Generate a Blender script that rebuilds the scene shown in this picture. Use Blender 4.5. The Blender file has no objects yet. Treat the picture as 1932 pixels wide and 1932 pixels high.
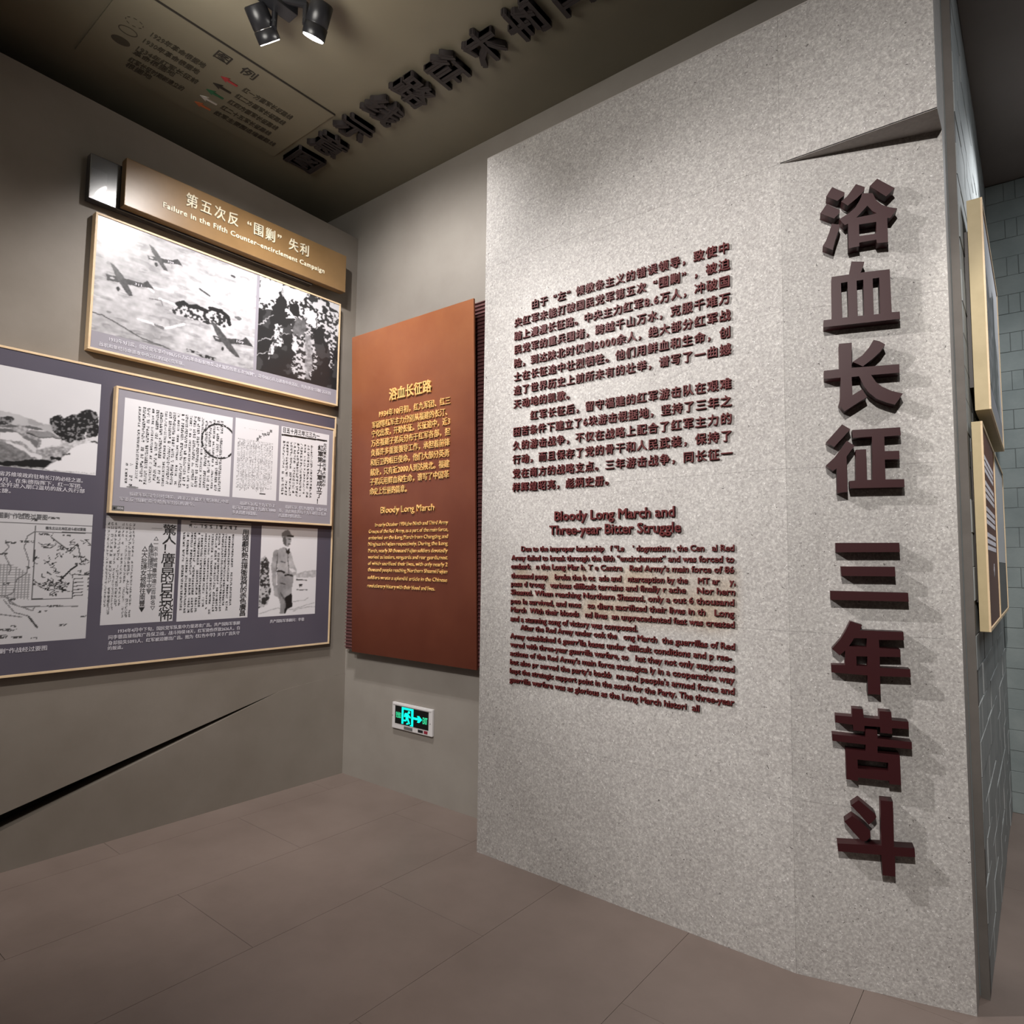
import bpy, bmesh, math, random
import numpy as np
from mathutils import Vector, Matrix

SC = bpy.context.scene
COL = SC.collection
R = math.radians
# ------------------------------------------------------------------ camera, world, light, exposure
XL, YC, YS, XF, H, XB, YF = -3.736, 2.8531, 2.5352, -0.7254, 3.9805, -0.1831, 4.97
cd = bpy.data.cameras.new('camera')
cam = bpy.data.objects.new('camera', cd)
COL.objects.link(cam)
cd.sensor_width = 36.0
cd.lens = 23.1078
cd.clip_start = 0.05
cr, cu, cf = ((0.7804595,0.6250935,0.0118742),(0.0384086,-0.0668942,0.9970205),(-0.6240254,0.7776781,0.0762171))          # right, up, forward of the camera in the room
cam.matrix_world = Matrix(((cr[0], cu[0], -cf[0], 0), (cr[1], cu[1], -cf[1], 0), (cr[2], cu[2], -cf[2], 1.4328), (0, 0, 0, 1)))
SC.camera = cam
SC.view_settings.view_transform = 'Standard'
SC.view_settings.look = 'None'
SC.view_settings.gamma = 1.0
SC.view_settings.exposure = 0.0
SC.view_settings.use_curve_mapping = False
W = bpy.data.worlds.new('world')
SC.world = W
W.use_nodes = True
W.node_tree.nodes['Background'].inputs[0].default_value = (0.9, 0.95, 1.0, 1)
W.node_tree.nodes['Background'].inputs[1].default_value = 0.02
SC.cycles.max_bounces = 6
SC.cycles.diffuse_bounces = 4
SC.cycles.glossy_bounces = 3

def spot(name, loc, target, power, angle=60, blend=0.6, size=0.03, color=(1, 0.93, 0.84)):
    l = bpy.data.lights.new(name, 'SPOT')
    l.energy = power
    l.spot_size = R(angle)
    l.spot_blend = blend
    l.shadow_soft_size = size
    l.color = color
    o = bpy.data.objects.new(name, l)
    o.location = loc
    o.rotation_euler = (Vector(target) - Vector(loc)).to_track_quat('-Z', 'Y').to_euler()
    COL.objects.link(o)
    return o

def area(name, loc, target, power, sx, sy, color=(1, 0.93, 0.85)):
    l = bpy.data.lights.new(name, 'AREA')
    l.shape = 'RECTANGLE'
    l.energy = power
    l.size = sx
    l.size_y = sy
    l.color = color
    o = bpy.data.objects.new(name, l)
    o.location = loc
    o.rotation_euler = (Vector(target) - Vector(loc)).to_track_quat('-Z', 'Y').to_euler()
    COL.objects.link(o)
    return o

LAMPS = [  # name, lamp lens centre, aim, power, cone, blend, size, colour
    ('text_wall_spot', (0.2, -1.4, 3.75), (-1.0, 2.6, 1.55), 640, 68, 0.9, 0.03, (1, 0.965, 0.925)),
    ('text_wall_side_spot', (-3.25, 0.05, 3.72), (-0.75, 2.62, 1.65), 560, 50, 0.9, 0.03, (1, 0.965, 0.945)),
    ('head_spot_back', (-2.663, 1.521, 3.79), (-3.0, 2.85, 2.2), 135, 114, 0.75, 0.03, (1, 0.97, 0.95)),
    ('head_spot_left', (-2.518, 1.624, 3.785), (-3.70, 1.95, 2.05), 165, 96, 0.85, 0.03, (1, 0.96, 0.935)),
    ('added_panel_spot', (-1.4, -0.9, 3.72), (-3.7, 1.1, 1.45), 330, 58, 1.0, 0.035, (1, 0.94, 0.88)),  # added unseen spot to light the left part of the left wall
    ('far_room_spot', (0.25, 1.5, 3.72), (0.35, 3.0, 1.9), 125, 42, 0.35, 0.035, (1, 0.96, 0.90)),
    ('far_wall_spot', (0.45, 4.1, 3.66), (-0.18, 4.0, 2.7), 62, 110, 0.8, 0.035, (0.95, 0.98, 1.0)),
]
area('added_room_fill', (-1.2, -1.8, 3.9), (-1.6, -1.0, 0.0), 40, 3.0, 2.0, (1, 0.92, 0.84))  # added unseen fill that lifts the shadows of the room
area('far_room_lamp', (1.4, 3.6, 3.78), (1.2, 3.6, 0.0), 24, 1.2, 1.2, (0.9, 0.96, 1.0))
spot('added_ceiling_fill', (-2.3, 0.75, 3.30), (-2.35, 1.25, H), 85, 125, 1.0, 0.32, (1, 0.96, 0.88))  # added unseen uplight that brightens the ceiling round the lamp heads
spot('lamp_glow', (-2.80, 1.16, H - 0.16), (-2.78, 1.20, H), 0.9, 100, 1.0, 0.02, (1, 0.97, 0.92))
for L_ in LAMPS:
    spot(*L_)

# ------------------------------------------------------------------ frames of reference on the surfaces
cA, sA = math.cos(R(15.2)), math.sin(R(15.2))
class Face:
    """a surface with u to the right, v up and d out of it"""
    def __init__(s, O, r, u):
        s.O, s.r, s.u = Vector(O), Vector(r), Vector(u)
        s.n = s.r.cross(s.u)
    def at(s, u, v, d=0.0):
        return s.O + s.r * u + s.u * v + s.n * d
    def mat(s, u, v, d=0.0, sx=1, sy=1, sz=1):
        p = s.at(u, v, d)
        a, b, c = s.r * sx, s.u * sy, s.n * sz
        return Matrix(((a.x, b.x, c.x, p.x), (a.y, b.y, c.y, p.y), (a.z, b.z, c.z, p.z), (0, 0, 0, 1)))
FL = Face((XL, 0, 0), (0, 1, 0), (0, 0, 1))
FC = Face((0, YC, 0), (1, 0, 0), (0, 0, 1))
FS = Face((0, YS, 0), (1, 0, 0), (0, 0, 1))
FF = Face((XF, YS, 0), (cA, sA, 0), (0, 0, 1))
FZ = Face((0, 0, H), (0, 1, 0), (1, 0, 0))
FB = Face((XB, 0, 0), (0, 1, 0), (0, 0, 1))
FW = Face((0, YF, 0), (1, 0, 0), (0, 0, 1))
FG = Face((0, 0, 0), (1, 0, 0), (0, 1, 0))
kv = Vector((0, -(0.1567 - 0.0806), 2.931 - 0.8319)).normalized()
FK = Face((0, YC - 0.0806, 0.8319), (1, 0, 0), kv)
KLEN = Vector((0, -(0.1567 - 0.0806), 2.931 - 0.8319)).length

# ------------------------------------------------------------------ materials
def lin(c):
    return tuple(((x / 255.0) / 12.92 if x / 255.0 <= 0.04045 else ((x / 255.0 + 0.055) / 1.055) ** 2.4) for x in c)

def mat(name, col, rough=0.6, metal=0.0, spec=0.5, coat=0.0, emit=None, estr=0.0):
    m = bpy.data.materials.new(name)
    m.use_nodes = True
    b = m.node_tree.nodes['Principled BSDF']
    b.inputs['Base Color'].default_value = (*col, 1)
    b.inputs['Roughness'].default_value = rough
    b.inputs['Metallic'].default_value = metal
    b.inputs['Specular IOR Level'].default_value = spec
    b.inputs['Coat Weight'].default_value = coat
    if emit:
        b.inputs['Emission Color'].default_value = (*emit, 1)
        b.inputs['Emission Strength'].default_value = estr
    return m

def mottled(name, c0, c1, scale, rough=0.6, detail=6, bump=0.0, bscale=None, spec=0.4, c2=None, pos=(0.35, 0.65), bdist=0.002):
    """two colours mixed by noise in object space, with optional fine relief"""
    m = mat(name, c0, rough, spec=spec)
    nt = m.node_tree
    b = nt.nodes['Principled BSDF']
    tc = nt.nodes.new('ShaderNodeNewGeometry')
    n = nt.nodes.new('ShaderNodeTexNoise')
    n.inputs['Scale'].default_value = scale
    n.inputs['Detail'].default_value = detail
    n.inputs['Roughness'].default_value = 0.6
    cr_ = nt.nodes.new('ShaderNodeValToRGB')
    cr_.color_ramp.elements[0].position = pos[0]
    cr_.color_ramp.elements[1].position = pos[1]
    cr_.color_ramp.elements[0].color = (*c0, 1)
    cr_.color_ramp.elements[1].color = (*c1, 1)
    if c2:
        e = cr_.color_ramp.elements.new(0.5 * (pos[0] + pos[1]))
        e.color = (*c2, 1)
    nt.links.new(tc.outputs['Position'], n.inputs['Vector'])
    nt.links.new(n.outputs['Fac'], cr_.inputs['Fac'])
    nt.links.new(cr_.outputs['Color'], b.inputs['Base Color'])
    if bump:
        n2 = nt.nodes.new('ShaderNodeTexNoise')
        n2.inputs['Scale'].default_value = bscale or scale * 4
        n2.inputs['Detail'].default_value = 4
        bp = nt.nodes.new('ShaderNodeBump')
        bp.inputs['Strength'].default_value = bump
        bp.inputs['Distance'].default_value = bdist
        nt.links.new(tc.outputs['Position'], n2.inputs['Vector'])
        nt.links.new(n2.outputs['Fac'], bp.inputs['Height'])
        nt.links.new(bp.outputs['Normal'], b.inputs['Normal'])
    return m

def granite(name):
    """flamed granite: pale flakes, grey feldspar, a few black grains and brown run marks"""
    m = mat(name, (0.5, 0.5, 0.5), 0.62, spec=0.45)
    nt = m.node_tree
    b = nt.nodes['Principled BSDF']
    tc = nt.nodes.new('ShaderNodeNewGeometry')
    def noise(scale, detail, dist=0.0):
        n = nt.nodes.new('ShaderNodeTexNoise')
        n.inputs['Scale'].default_value = scale
        n.inputs['Detail'].default_value = detail
        n.inputs['Distortion'].default_value = dist
        nt.links.new(tc.outputs['Position'], n.inputs['Vector'])
        return n
    def ramp(src, stops):
        r_ = nt.nodes.new('ShaderNodeValToRGB')
        r_.color_ramp.elements[0].position = stops[0][0]
        r_.color_ramp.elements[0].color = (*stops[0][1], 1)
        r_.color_ramp.elements[1].position = stops[-1][0]
        r_.color_ramp.elements[1].color = (*stops[-1][1], 1)
        for p, c in stops[1:-1]:
            e = r_.color_ramp.elements.new(p)
            e.color = (*c, 1)
        nt.links.new(src, r_.inputs['Fac'])
        return r_
    def mix(kind, fac, a, c):
        x = nt.nodes.new('ShaderNodeMixRGB')
        x.blend_type = kind
        if isinstance(fac, float):
            x.inputs['Fac'].default_value = fac
        else:
            nt.links.new(fac, x.inputs['Fac'])
        nt.links.new(a, x.inputs[1])
        if isinstance(c, tuple):
            x.inputs[2].default_value = (*c, 1)
        else:
            nt.links.new(c, x.inputs[2])
        return x.outputs[0]
    base = ramp(noise(115, 5, 0.5).outputs['Fac'], [(0.30, (0.29, 0.275, 0.266)), (0.46, (0.37, 0.352, 0.341)), (0.56, (0.42, 0.402, 0.388)), (0.72, (0.56, 0.54, 0.522))])
    patch = ramp(noise(3.2, 5).outputs['Fac'], [(0.35, (0.91, 0.90, 0.885)), (0.68, (1.0, 0.995, 0.98))])
    c = mix('MULTIPLY', 1.0, base.outputs[0], patch.outputs[0])
    fl = ramp(noise(150, 2, 1.4).outputs['Fac'], [(0.66, (0, 0, 0)), (0.70, (1, 1, 1))])
    c = mix('MIX', fl.outputs[0], c, (0.70, 0.68, 0.665))
    dk = ramp(noise(105, 2, 0.8).outputs['Fac'], [(0.27, (1, 1, 1)), (0.30, (0, 0, 0))])
    c = mix('MIX', dk.outputs[0], c, (0.09, 0.08, 0.075))
    nt.links.new(c, b.inputs['Base Color'])
    bp = nt.nodes.new('ShaderNodeBump')
    bp.inputs['Strength'].default_value = 0.2
    bp.inputs['Distance'].default_value = 0.002
    nt.links.new(noise(120, 5).outputs['Fac'], bp.inputs['Height'])
    nt.links.new(bp.outputs['Normal'], b.inputs['Normal'])
    return m

def stained_granite():
    """the granite with the brown water mark round the lower half of the English text"""
    m = granite('granite_stained')
    nt = m.node_tree
    b = nt.nodes['Principled BSDF']
    old = b.inputs['Base Color'].links[0].from_socket
    g = nt.nodes.new('ShaderNodeNewGeometry')
    sx = nt.nodes.new('ShaderNodeSeparateXYZ')
    nt.links.new(g.outputs['Position'], sx.inputs[0])
    def mr(src, a0, a1, b0, b1):
        x = nt.nodes.new('ShaderNodeMapRange')
        x.interpolation_type = 'SMOOTHSTEP'
        for k, v in zip((1, 2, 3, 4), (a0, a1, b0, b1)):
            x.inputs[k].default_value = v
        nt.links.new(src, x.inputs[0])
        return x.outputs[0]
    def mul(a, c):
        x = nt.nodes.new('ShaderNodeMath')
        x.operation = 'MULTIPLY'
        nt.links.new(a, x.inputs[0])
        if isinstance(c, float):
            x.inputs[1].default_value = c
        else:
            nt.links.new(c, x.inputs[1])
        return x.outputs[0]
    nn = nt.nodes.new('ShaderNodeTexNoise')
    nn.inputs['Scale'].default_value = 6
    nt.links.new(g.outputs['Position'], nn.inputs['Vector'])
    X, Z = sx.outputs[0], sx.outputs[2]
    f = mul(mul(mul(mr(Z, 1.13, 1.22, 0, 1), mr(Z, 1.40, 1.44, 1, 0)), mul(mr(X, -2.05, -1.98, 0, 1), mr(X, -0.95, -0.88, 1, 0))), mr(nn.outputs['Fac'], 0.25, 0.7, 0.25, 1))
    x = nt.nodes.new('ShaderNodeMixRGB')
    x.blend_type = 'MULTIPLY'
    nt.links.new(mul(f, 0.75), x.inputs['Fac'])
    nt.links.new(old, x.inputs[1])
    x.inputs[2].default_value = (0.78, 0.62, 0.44, 1)
    nt.links.new(x.outputs[0], b.inputs['Base Color'])
    return m

M = {}
M['plaster'] = mottled('wall_plaster', (0.20, 0.174, 0.146), (0.24, 0.212, 0.183), 1.6, 0.55, 8, 0.12, 60, spec=0.35)
M['plaster_c'] = mottled('back_wall_plaster', (0.25, 0.225, 0.20), (0.30, 0.275, 0.245), 1.6, 0.55, 8, 0.12, 60, spec=0.35)
M['slit_shade'] = mat('slit_shade', (0.02, 0.018, 0.016), 0.8)
M['ceiling'] = mottled('ceiling_paint', (0.155, 0.138, 0.098), (0.185, 0.163, 0.116), 1.2, 0.42, 6, 0.1, 40, spec=0.5)
M['ceiling2'] = mottled('soffit_paint', (0.20, 0.168, 0.155), (0.235, 0.198, 0.185), 1.2, 0.6)
M['floor'] = mottled('floor_stone', (0.172, 0.132, 0.114), (0.21, 0.163, 0.142), 2.2, 0.42, 8, 0.08, 90, spec=0.4)
M['grout'] = mat('grout', (0.10, 0.08, 0.07), 0.8)
M['granite'] = granite('granite')
M['granite_stained'] = stained_granite()
M['granite_side'] = mottled('cut_stone', (0.36, 0.33, 0.31), (0.42, 0.39, 0.365), 60, 0.6, 6)
M['core'] = mottled('wall_core', (0.26, 0.235, 0.215), (0.30, 0.275, 0.25), 8, 0.7)
M['trim'] = mottled('dark_trim', (0.105, 0.092, 0.082), (0.13, 0.115, 0.104), 8, 0.7)
M['maroon'] = mat('maroon_lacquer', (0.033, 0.0065, 0.0078), 0.45, spec=0.22)
M['maroon_small'] = mat('maroon_small', (0.095, 0.016, 0.016), 0.5, spec=0.22)
M['black_letter'] = mat('dark_letter', (0.032, 0.026, 0.026), 0.5, spec=0.3)
M['bronze'] = mottled('bronze_face', (0.20, 0.118, 0.048), (0.24, 0.142, 0.06), 4, 0.33, 4, spec=0.5)
M['navy'] = mat('dark_blue_face', (0.022, 0.023, 0.034), 0.22, spec=0.9, coat=0.6)
M['black'] = mat('black_metal', (0.012, 0.012, 0.014), 0.35, spec=0.4)
M['edge_dark'] = mat('dark_edge', (0.035, 0.024, 0.018), 0.5)
M['wood'] = mottled('pale_wood', (0.68, 0.50, 0.31), (0.76, 0.58, 0.37), 14, 0.45, 4, spec=0.4)
M['mdf'] = mottled('panel_edge_board', (0.42, 0.335, 0.19), (0.48, 0.385, 0.225), 9, 0.55, 6)
M['mdf_side'] = mottled('frame_side_wood', (0.40, 0.21, 0.09), (0.48, 0.27, 0.12), 9, 0.5, 6)
M['violet'] = mottled('violet_grey_board', (0.088, 0.080, 0.108), (0.098, 0.089, 0.118), 2, 0.3, 3, spec=0.5)
M['lilac'] = mat('pale_lilac_board', (0.30, 0.285, 0.325), 0.3, spec=0.5)
M['caption'] = mat('caption_white', (0.62, 0.60, 0.66), 0.5)
M['cream'] = mat('cream_letter', (0.72, 0.66, 0.50), 0.4)
M['orange'] = mottled('terracotta_face', (0.225, 0.062, 0.026), (0.27, 0.082, 0.034), 3, 0.42, 5, spec=0.4)
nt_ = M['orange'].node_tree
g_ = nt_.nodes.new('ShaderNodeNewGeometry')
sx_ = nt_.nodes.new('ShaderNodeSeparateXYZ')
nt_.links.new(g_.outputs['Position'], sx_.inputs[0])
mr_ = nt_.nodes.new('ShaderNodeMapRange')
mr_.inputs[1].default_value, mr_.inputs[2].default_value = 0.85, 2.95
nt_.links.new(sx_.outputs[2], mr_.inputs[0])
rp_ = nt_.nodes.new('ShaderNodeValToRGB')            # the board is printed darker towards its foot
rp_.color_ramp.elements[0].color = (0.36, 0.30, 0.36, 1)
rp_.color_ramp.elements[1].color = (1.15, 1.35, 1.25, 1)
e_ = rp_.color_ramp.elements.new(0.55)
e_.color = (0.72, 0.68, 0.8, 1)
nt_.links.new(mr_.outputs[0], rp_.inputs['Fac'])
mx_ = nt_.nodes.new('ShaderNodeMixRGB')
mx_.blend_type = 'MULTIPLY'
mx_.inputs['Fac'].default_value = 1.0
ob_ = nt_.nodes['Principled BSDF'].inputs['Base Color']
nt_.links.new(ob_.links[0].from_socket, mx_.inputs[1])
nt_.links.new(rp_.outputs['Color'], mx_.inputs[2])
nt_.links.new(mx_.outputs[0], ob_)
M['ribs'] = mat('dark_red_ribs', (0.13, 0.055, 0.055), 0.4)
M['gold'] = mat('gold_letter', (0.83, 0.50, 0.17), 0.35, metal=0.0, spec=0.6)
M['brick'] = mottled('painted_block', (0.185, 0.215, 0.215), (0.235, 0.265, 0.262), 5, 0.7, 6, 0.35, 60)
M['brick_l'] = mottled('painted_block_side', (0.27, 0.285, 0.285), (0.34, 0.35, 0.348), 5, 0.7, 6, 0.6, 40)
M['mortar'] = mat('mortar_joint', (0.15, 0.165, 0.165), 0.9)
M['white_plastic'] = mat('white_plastic', (0.62, 0.60, 0.60), 0.35)
M['screen'] = mat('sign_screen', (0.004, 0.006, 0.006), 0.2)
M['green_glow'] = mat('lit_green', (0.0, 0.3, 0.25), 0.5, emit=(0.0, 0.95, 0.72), estr=1.05)
M['green_dim'] = mat('lit_green_text', (0.0, 0.3, 0.2), 0.5, emit=(0.05, 0.62, 0.26), estr=0.9)
M['red_dot'] = mat('red_button', (0.25, 0.02, 0.04), 0.4)
M['grey_plate'] = mat('grey_plate', (0.12, 0.12, 0.12), 0.5)
M['lens'] = mat('lit_lens', (1, 1, 1), 0.3, emit=(1, 0.96, 0.9), estr=30)
M['chrome'] = mat('polished_ring', (0.55, 0.55, 0.56), 0.18, metal=1.0)
M['paper'] = mat('print_paper', (0.62, 0.61, 0.64), 0.35)
M['ink'] = mat('print_ink', (0.02, 0.02, 0.022), 0.5)
M['ink_grey'] = mat('print_ink_grey', (0.13, 0.13, 0.14), 0.5)
M['a_red'] = mat('arrow_red', (0.34, 0.035, 0.04), 0.5)
M['a_green'] = mat('arrow_green', (0.025, 0.12, 0.055), 0.5)
M['a_white'] = mat('arrow_white', (0.5, 0.47, 0.43), 0.5)
M['a_orange'] = mat('arrow_orange', (0.45, 0.13, 0.05), 0.5)
M['legend_ink'] = mat('legend_ink', (0.050, 0.042, 0.030), 0.5)
M['a_black'] = mat('arrow_black', (0.022, 0.018, 0.015), 0.5)
def vcol(name, rough=0.3):
    m = mat(name, (0.5, 0.5, 0.5), rough, spec=0.5)
    a = m.node_tree.nodes.new('ShaderNodeVertexColor')
    a.layer_name = 'tone'
    m.node_tree.links.new(a.outputs['Color'], m.node_tree.nodes['Principled BSDF'].inputs['Base Color'])
    return m
M['photo'] = vcol('printed_photo', 0.28)

# ------------------------------------------------------------------ building helpers
def link(name, me, m, parent=None, mw=None):
    o = bpy.data.objects.new(name, me)
    if m is not None and len(me.materials) == 0:
        me.materials.append(m)
    COL.objects.link(o)
    mw = mw or Matrix.Identity(4)
    if parent is not None:
        o.parent = parent
        o.matrix_basis = WINV[parent.name] @ mw
    else:
        o.matrix_basis = mw
    WINV[o.name] = mw.inverted()
    return o
WINV = {}

def root(name, loc, label, cat, group=None):
    o = bpy.data.objects.new(name, None)
    o.empty_display_size = 0.1
    o.location = loc
    COL.objects.link(o)
    WINV[o.name] = Matrix.Translation(loc).inverted()
    o['label'] = label
    o['category'] = cat
    if group:
        o['group'] = group
    return o

def structure(o):
    o['kind'] = 'structure'
    return o

def mesh(verts, faces, name='m'):
    me = bpy.data.meshes.new(name)
    me.from_pydata([tuple(v) for v in verts], [], faces)
    me.update()
    return me

BOXF = [(0, 3, 2, 1), (4, 5, 6, 7), (0, 1, 5, 4), (1, 2, 6, 5), (2, 3, 7, 6), (3, 0, 4, 7)]
def boxes_mesh(bs):
    V, F = [], []
    for (x0, y0, z0, x1, y1, z1) in bs:
        k = len(V)
        V += [(x0, y0, z0), (x1, y0, z0), (x1, y1, z0), (x0, y1, z0), (x0, y0, z1), (x1, y0, z1), (x1, y1, z1), (x0, y1, z1)]
        F += [tuple(k + i for i in f) for f in BOXF]
    return mesh(V, F)

def box(name, b, m, parent=None, face=None, bevel=0.0):
    """axis box (x0,y0,z0,x1,y1,z1); with a Face the axes are u, v, d"""
    cx, cy, cz = (b[0] + b[3]) / 2, (b[1] + b[4]) / 2, (b[2] + b[5]) / 2
    bb = (b[0] - cx, b[1] - cy, b[2] - cz, b[3] - cx, b[4] - cy, b[5] - cz)
    me = boxes_mesh([bb])
    if bevel:
        bm = bmesh.new()
        bm.from_mesh(me)
        bmesh.ops.bevel(bm, geom=list(bm.edges), offset=bevel, segments=2, affect='EDGES', profile=0.6)
        bm.to_mesh(me)
        bm.free()
    mw = face.mat(cx, cy, cz) if face else Matrix.Translation((cx, cy, cz))
    return link(name, me, m, parent, mw)

def prism(pts, d0, d1, holes=()):
    """outline (u,v) with holes raised from d0 to d1, local mesh"""
    c = bpy.data.curves.new('c', 'CURVE')
    c.dimensions = '2D'
    c.fill_mode = 'BOTH'
    c.extrude = (d1 - d0) / 2
    for ring in [pts] + list(holes):
        sp = c.splines.new('POLY')
        sp.points.add(len(ring) - 1)
        for i, (x, y) in enumerate(ring):
            sp.points[i].co = (x, y, (d0 + d1) / 2, 1)
        sp.use_cyclic_u = True
    o = bpy.data.objects.new('c', c)
    COL.objects.link(o)
    me = bpy.data.meshes.new_from_object(o)
    bpy.data.objects.remove(o)
    bpy.data.curves.remove(c)
    zs = [v.co.z for v in me.vertices]
    if zs:
        s = (d0 + d1) / 2 - (max(zs) + min(zs)) / 2
        for v in me.vertices:
            v.co.z += s
    return me

def merge(mes):
    bm = bmesh.new()
    for me, mw in mes:
        k = len(bm.verts)
        bm.from_mesh(me)
        bm.verts.ensure_lookup_table()
        for v in bm.verts[k:]:
            v.co = mw @ v.co
    out = bpy.data.meshes.new('m')
    bm.to_mesh(out)
    bm.free()
    return out

TC = {}
def glyphs(s, off=0.0, ext=0.0, space=1.0):
    """lettering, em size 1, front at z=ext*2, back at z=0"""
    k = (s, off, ext, space)
    if k in TC:
        return TC[k]
    c = bpy.data.curves.new('t', 'FONT')
    c.body = s
    c.size = 1
    c.extrude = ext
    c.resolution_u = 2
    c.space_character = space
    o = bpy.data.objects.new('t', c)
    COL.objects.link(o)
    me = bpy.data.meshes.new_from_object(o)
    bpy.data.objects.remove(o)
    bpy.data.curves.remove(c)
    if off > 0 and len(me.vertices):                 # heavier weight: the stroke laid four times round its own line
        one = me
        st_ = 0.06 if 0.009 < off <= 0.012 else 0.02
        me = merge([(one, Matrix.Translation((a_, b_, st_ * k_))) for k_, (a_, b_) in enumerate(((-off, -off * 0.8), (off, -off * 0.8), (-off, off * 0.8), (off, off * 0.8)))])
    xs = [v.co.x for v in me.vertices] or [0, 1]
    for v in me.vertices:
        v.co.z += ext
    TC[k] = (me, min(xs), max(xs))
    return TC[k]

def is_cjk(ch):
    return ord(ch) > 0x2E80 or ch in '“”▲▼△▽●'

def line(parent, face, s, t, m, name='text_line', off=0.0, depth=0.0015, d=0.0, ext=0.15, em=1.0, cy=None, space=1.0):
    """one line of lettering fitted between u0 and u1 at height v, em height h"""
    u0, u1, v, h = t
    h *= em
    me, a, b = glyphs(s, off, ext, space)
    sx = (u1 - u0) / max(b - a, 1e-3)
    cy = (0.37 if any(is_cjk(c) for c in s) else 0.27) if cy is None else cy
    o = link(name, me.copy(), m, parent, face.mat(u0 - a * sx, v - cy * h, d, sx, h, depth / (2 * ext)))
    return o

def advance(ch):
    if ch in '0123456789':
        return 0.56
    if ch in '. ':
        return 0.3
    return 1.0

def words(parent, face, s, t, m, off=0.0, depth=0.008, d=0.0, em=1.0, cy=0.27, space=1.0):
    """a line of Latin lettering fitted between u0 and u1, every word a piece of its own"""
    u0, u1, v, h = t
    h *= em
    _, a0, b0 = glyphs(s, off, 0.15, space)
    sx = (u1 - u0) / max(b0 - a0, 1e-3)
    i = 0
    while i < len(s):
        if s[i] == ' ':
            i += 1
            continue
        j = i
        while j < len(s) and s[j] != ' ':
            j += 1
        _, _, bp = glyphs(s[:j], off, 0.15, space)
        me, a, b = glyphs(s[i:j], off, 0.15, space)
        link('word', me, m, parent, face.mat(u0 + (bp - b - a0) * sx, v - cy * h, d, sx, h, depth / 0.3))
        i = j

COUNT = [0]
def chars(parent, face, s, u0, pitch, v, h, m, off=0.0, depth=0.012, d=0.0, u1=None, name='character', limit=10**9, spill=None, em=1.0):
    """separate raised characters in a row; u0/u1 = centres of first and last"""
    adv = [advance(c) for c in s]
    cen, x = [], 0.0
    for a in adv:
        cen.append(x + a / 2)
        x += a
    if u1 is not None and len(s) > 1:
        pitch = (u1 - u0) / (cen[-1] - cen[0])
    ext = 0.15
    w = h * em
    for c, q in zip(s, cen):
        if c in ' \u3000':
            continue
        me, a, b = glyphs(c, off, ext)
        u = u0 + (q - cen[0]) * pitch
        if c in '“”' or not is_cjk(c):
            uo = u - (a + b) / 2 * w
            if c == '“':
                uo += pitch * 0.25
            if c == '”':
                uo -= pitch * 0.25
        else:
            uo = u - 0.5 * w
        mw = face.mat(uo, v - 0.37 * h, d, w, h, depth / (2 * ext))
        COUNT[0] += 1
        if COUNT[0] > limit and spill is not None:
            spill.append((me, mw))
        else:
            link(name, me, m, parent, mw)

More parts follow.
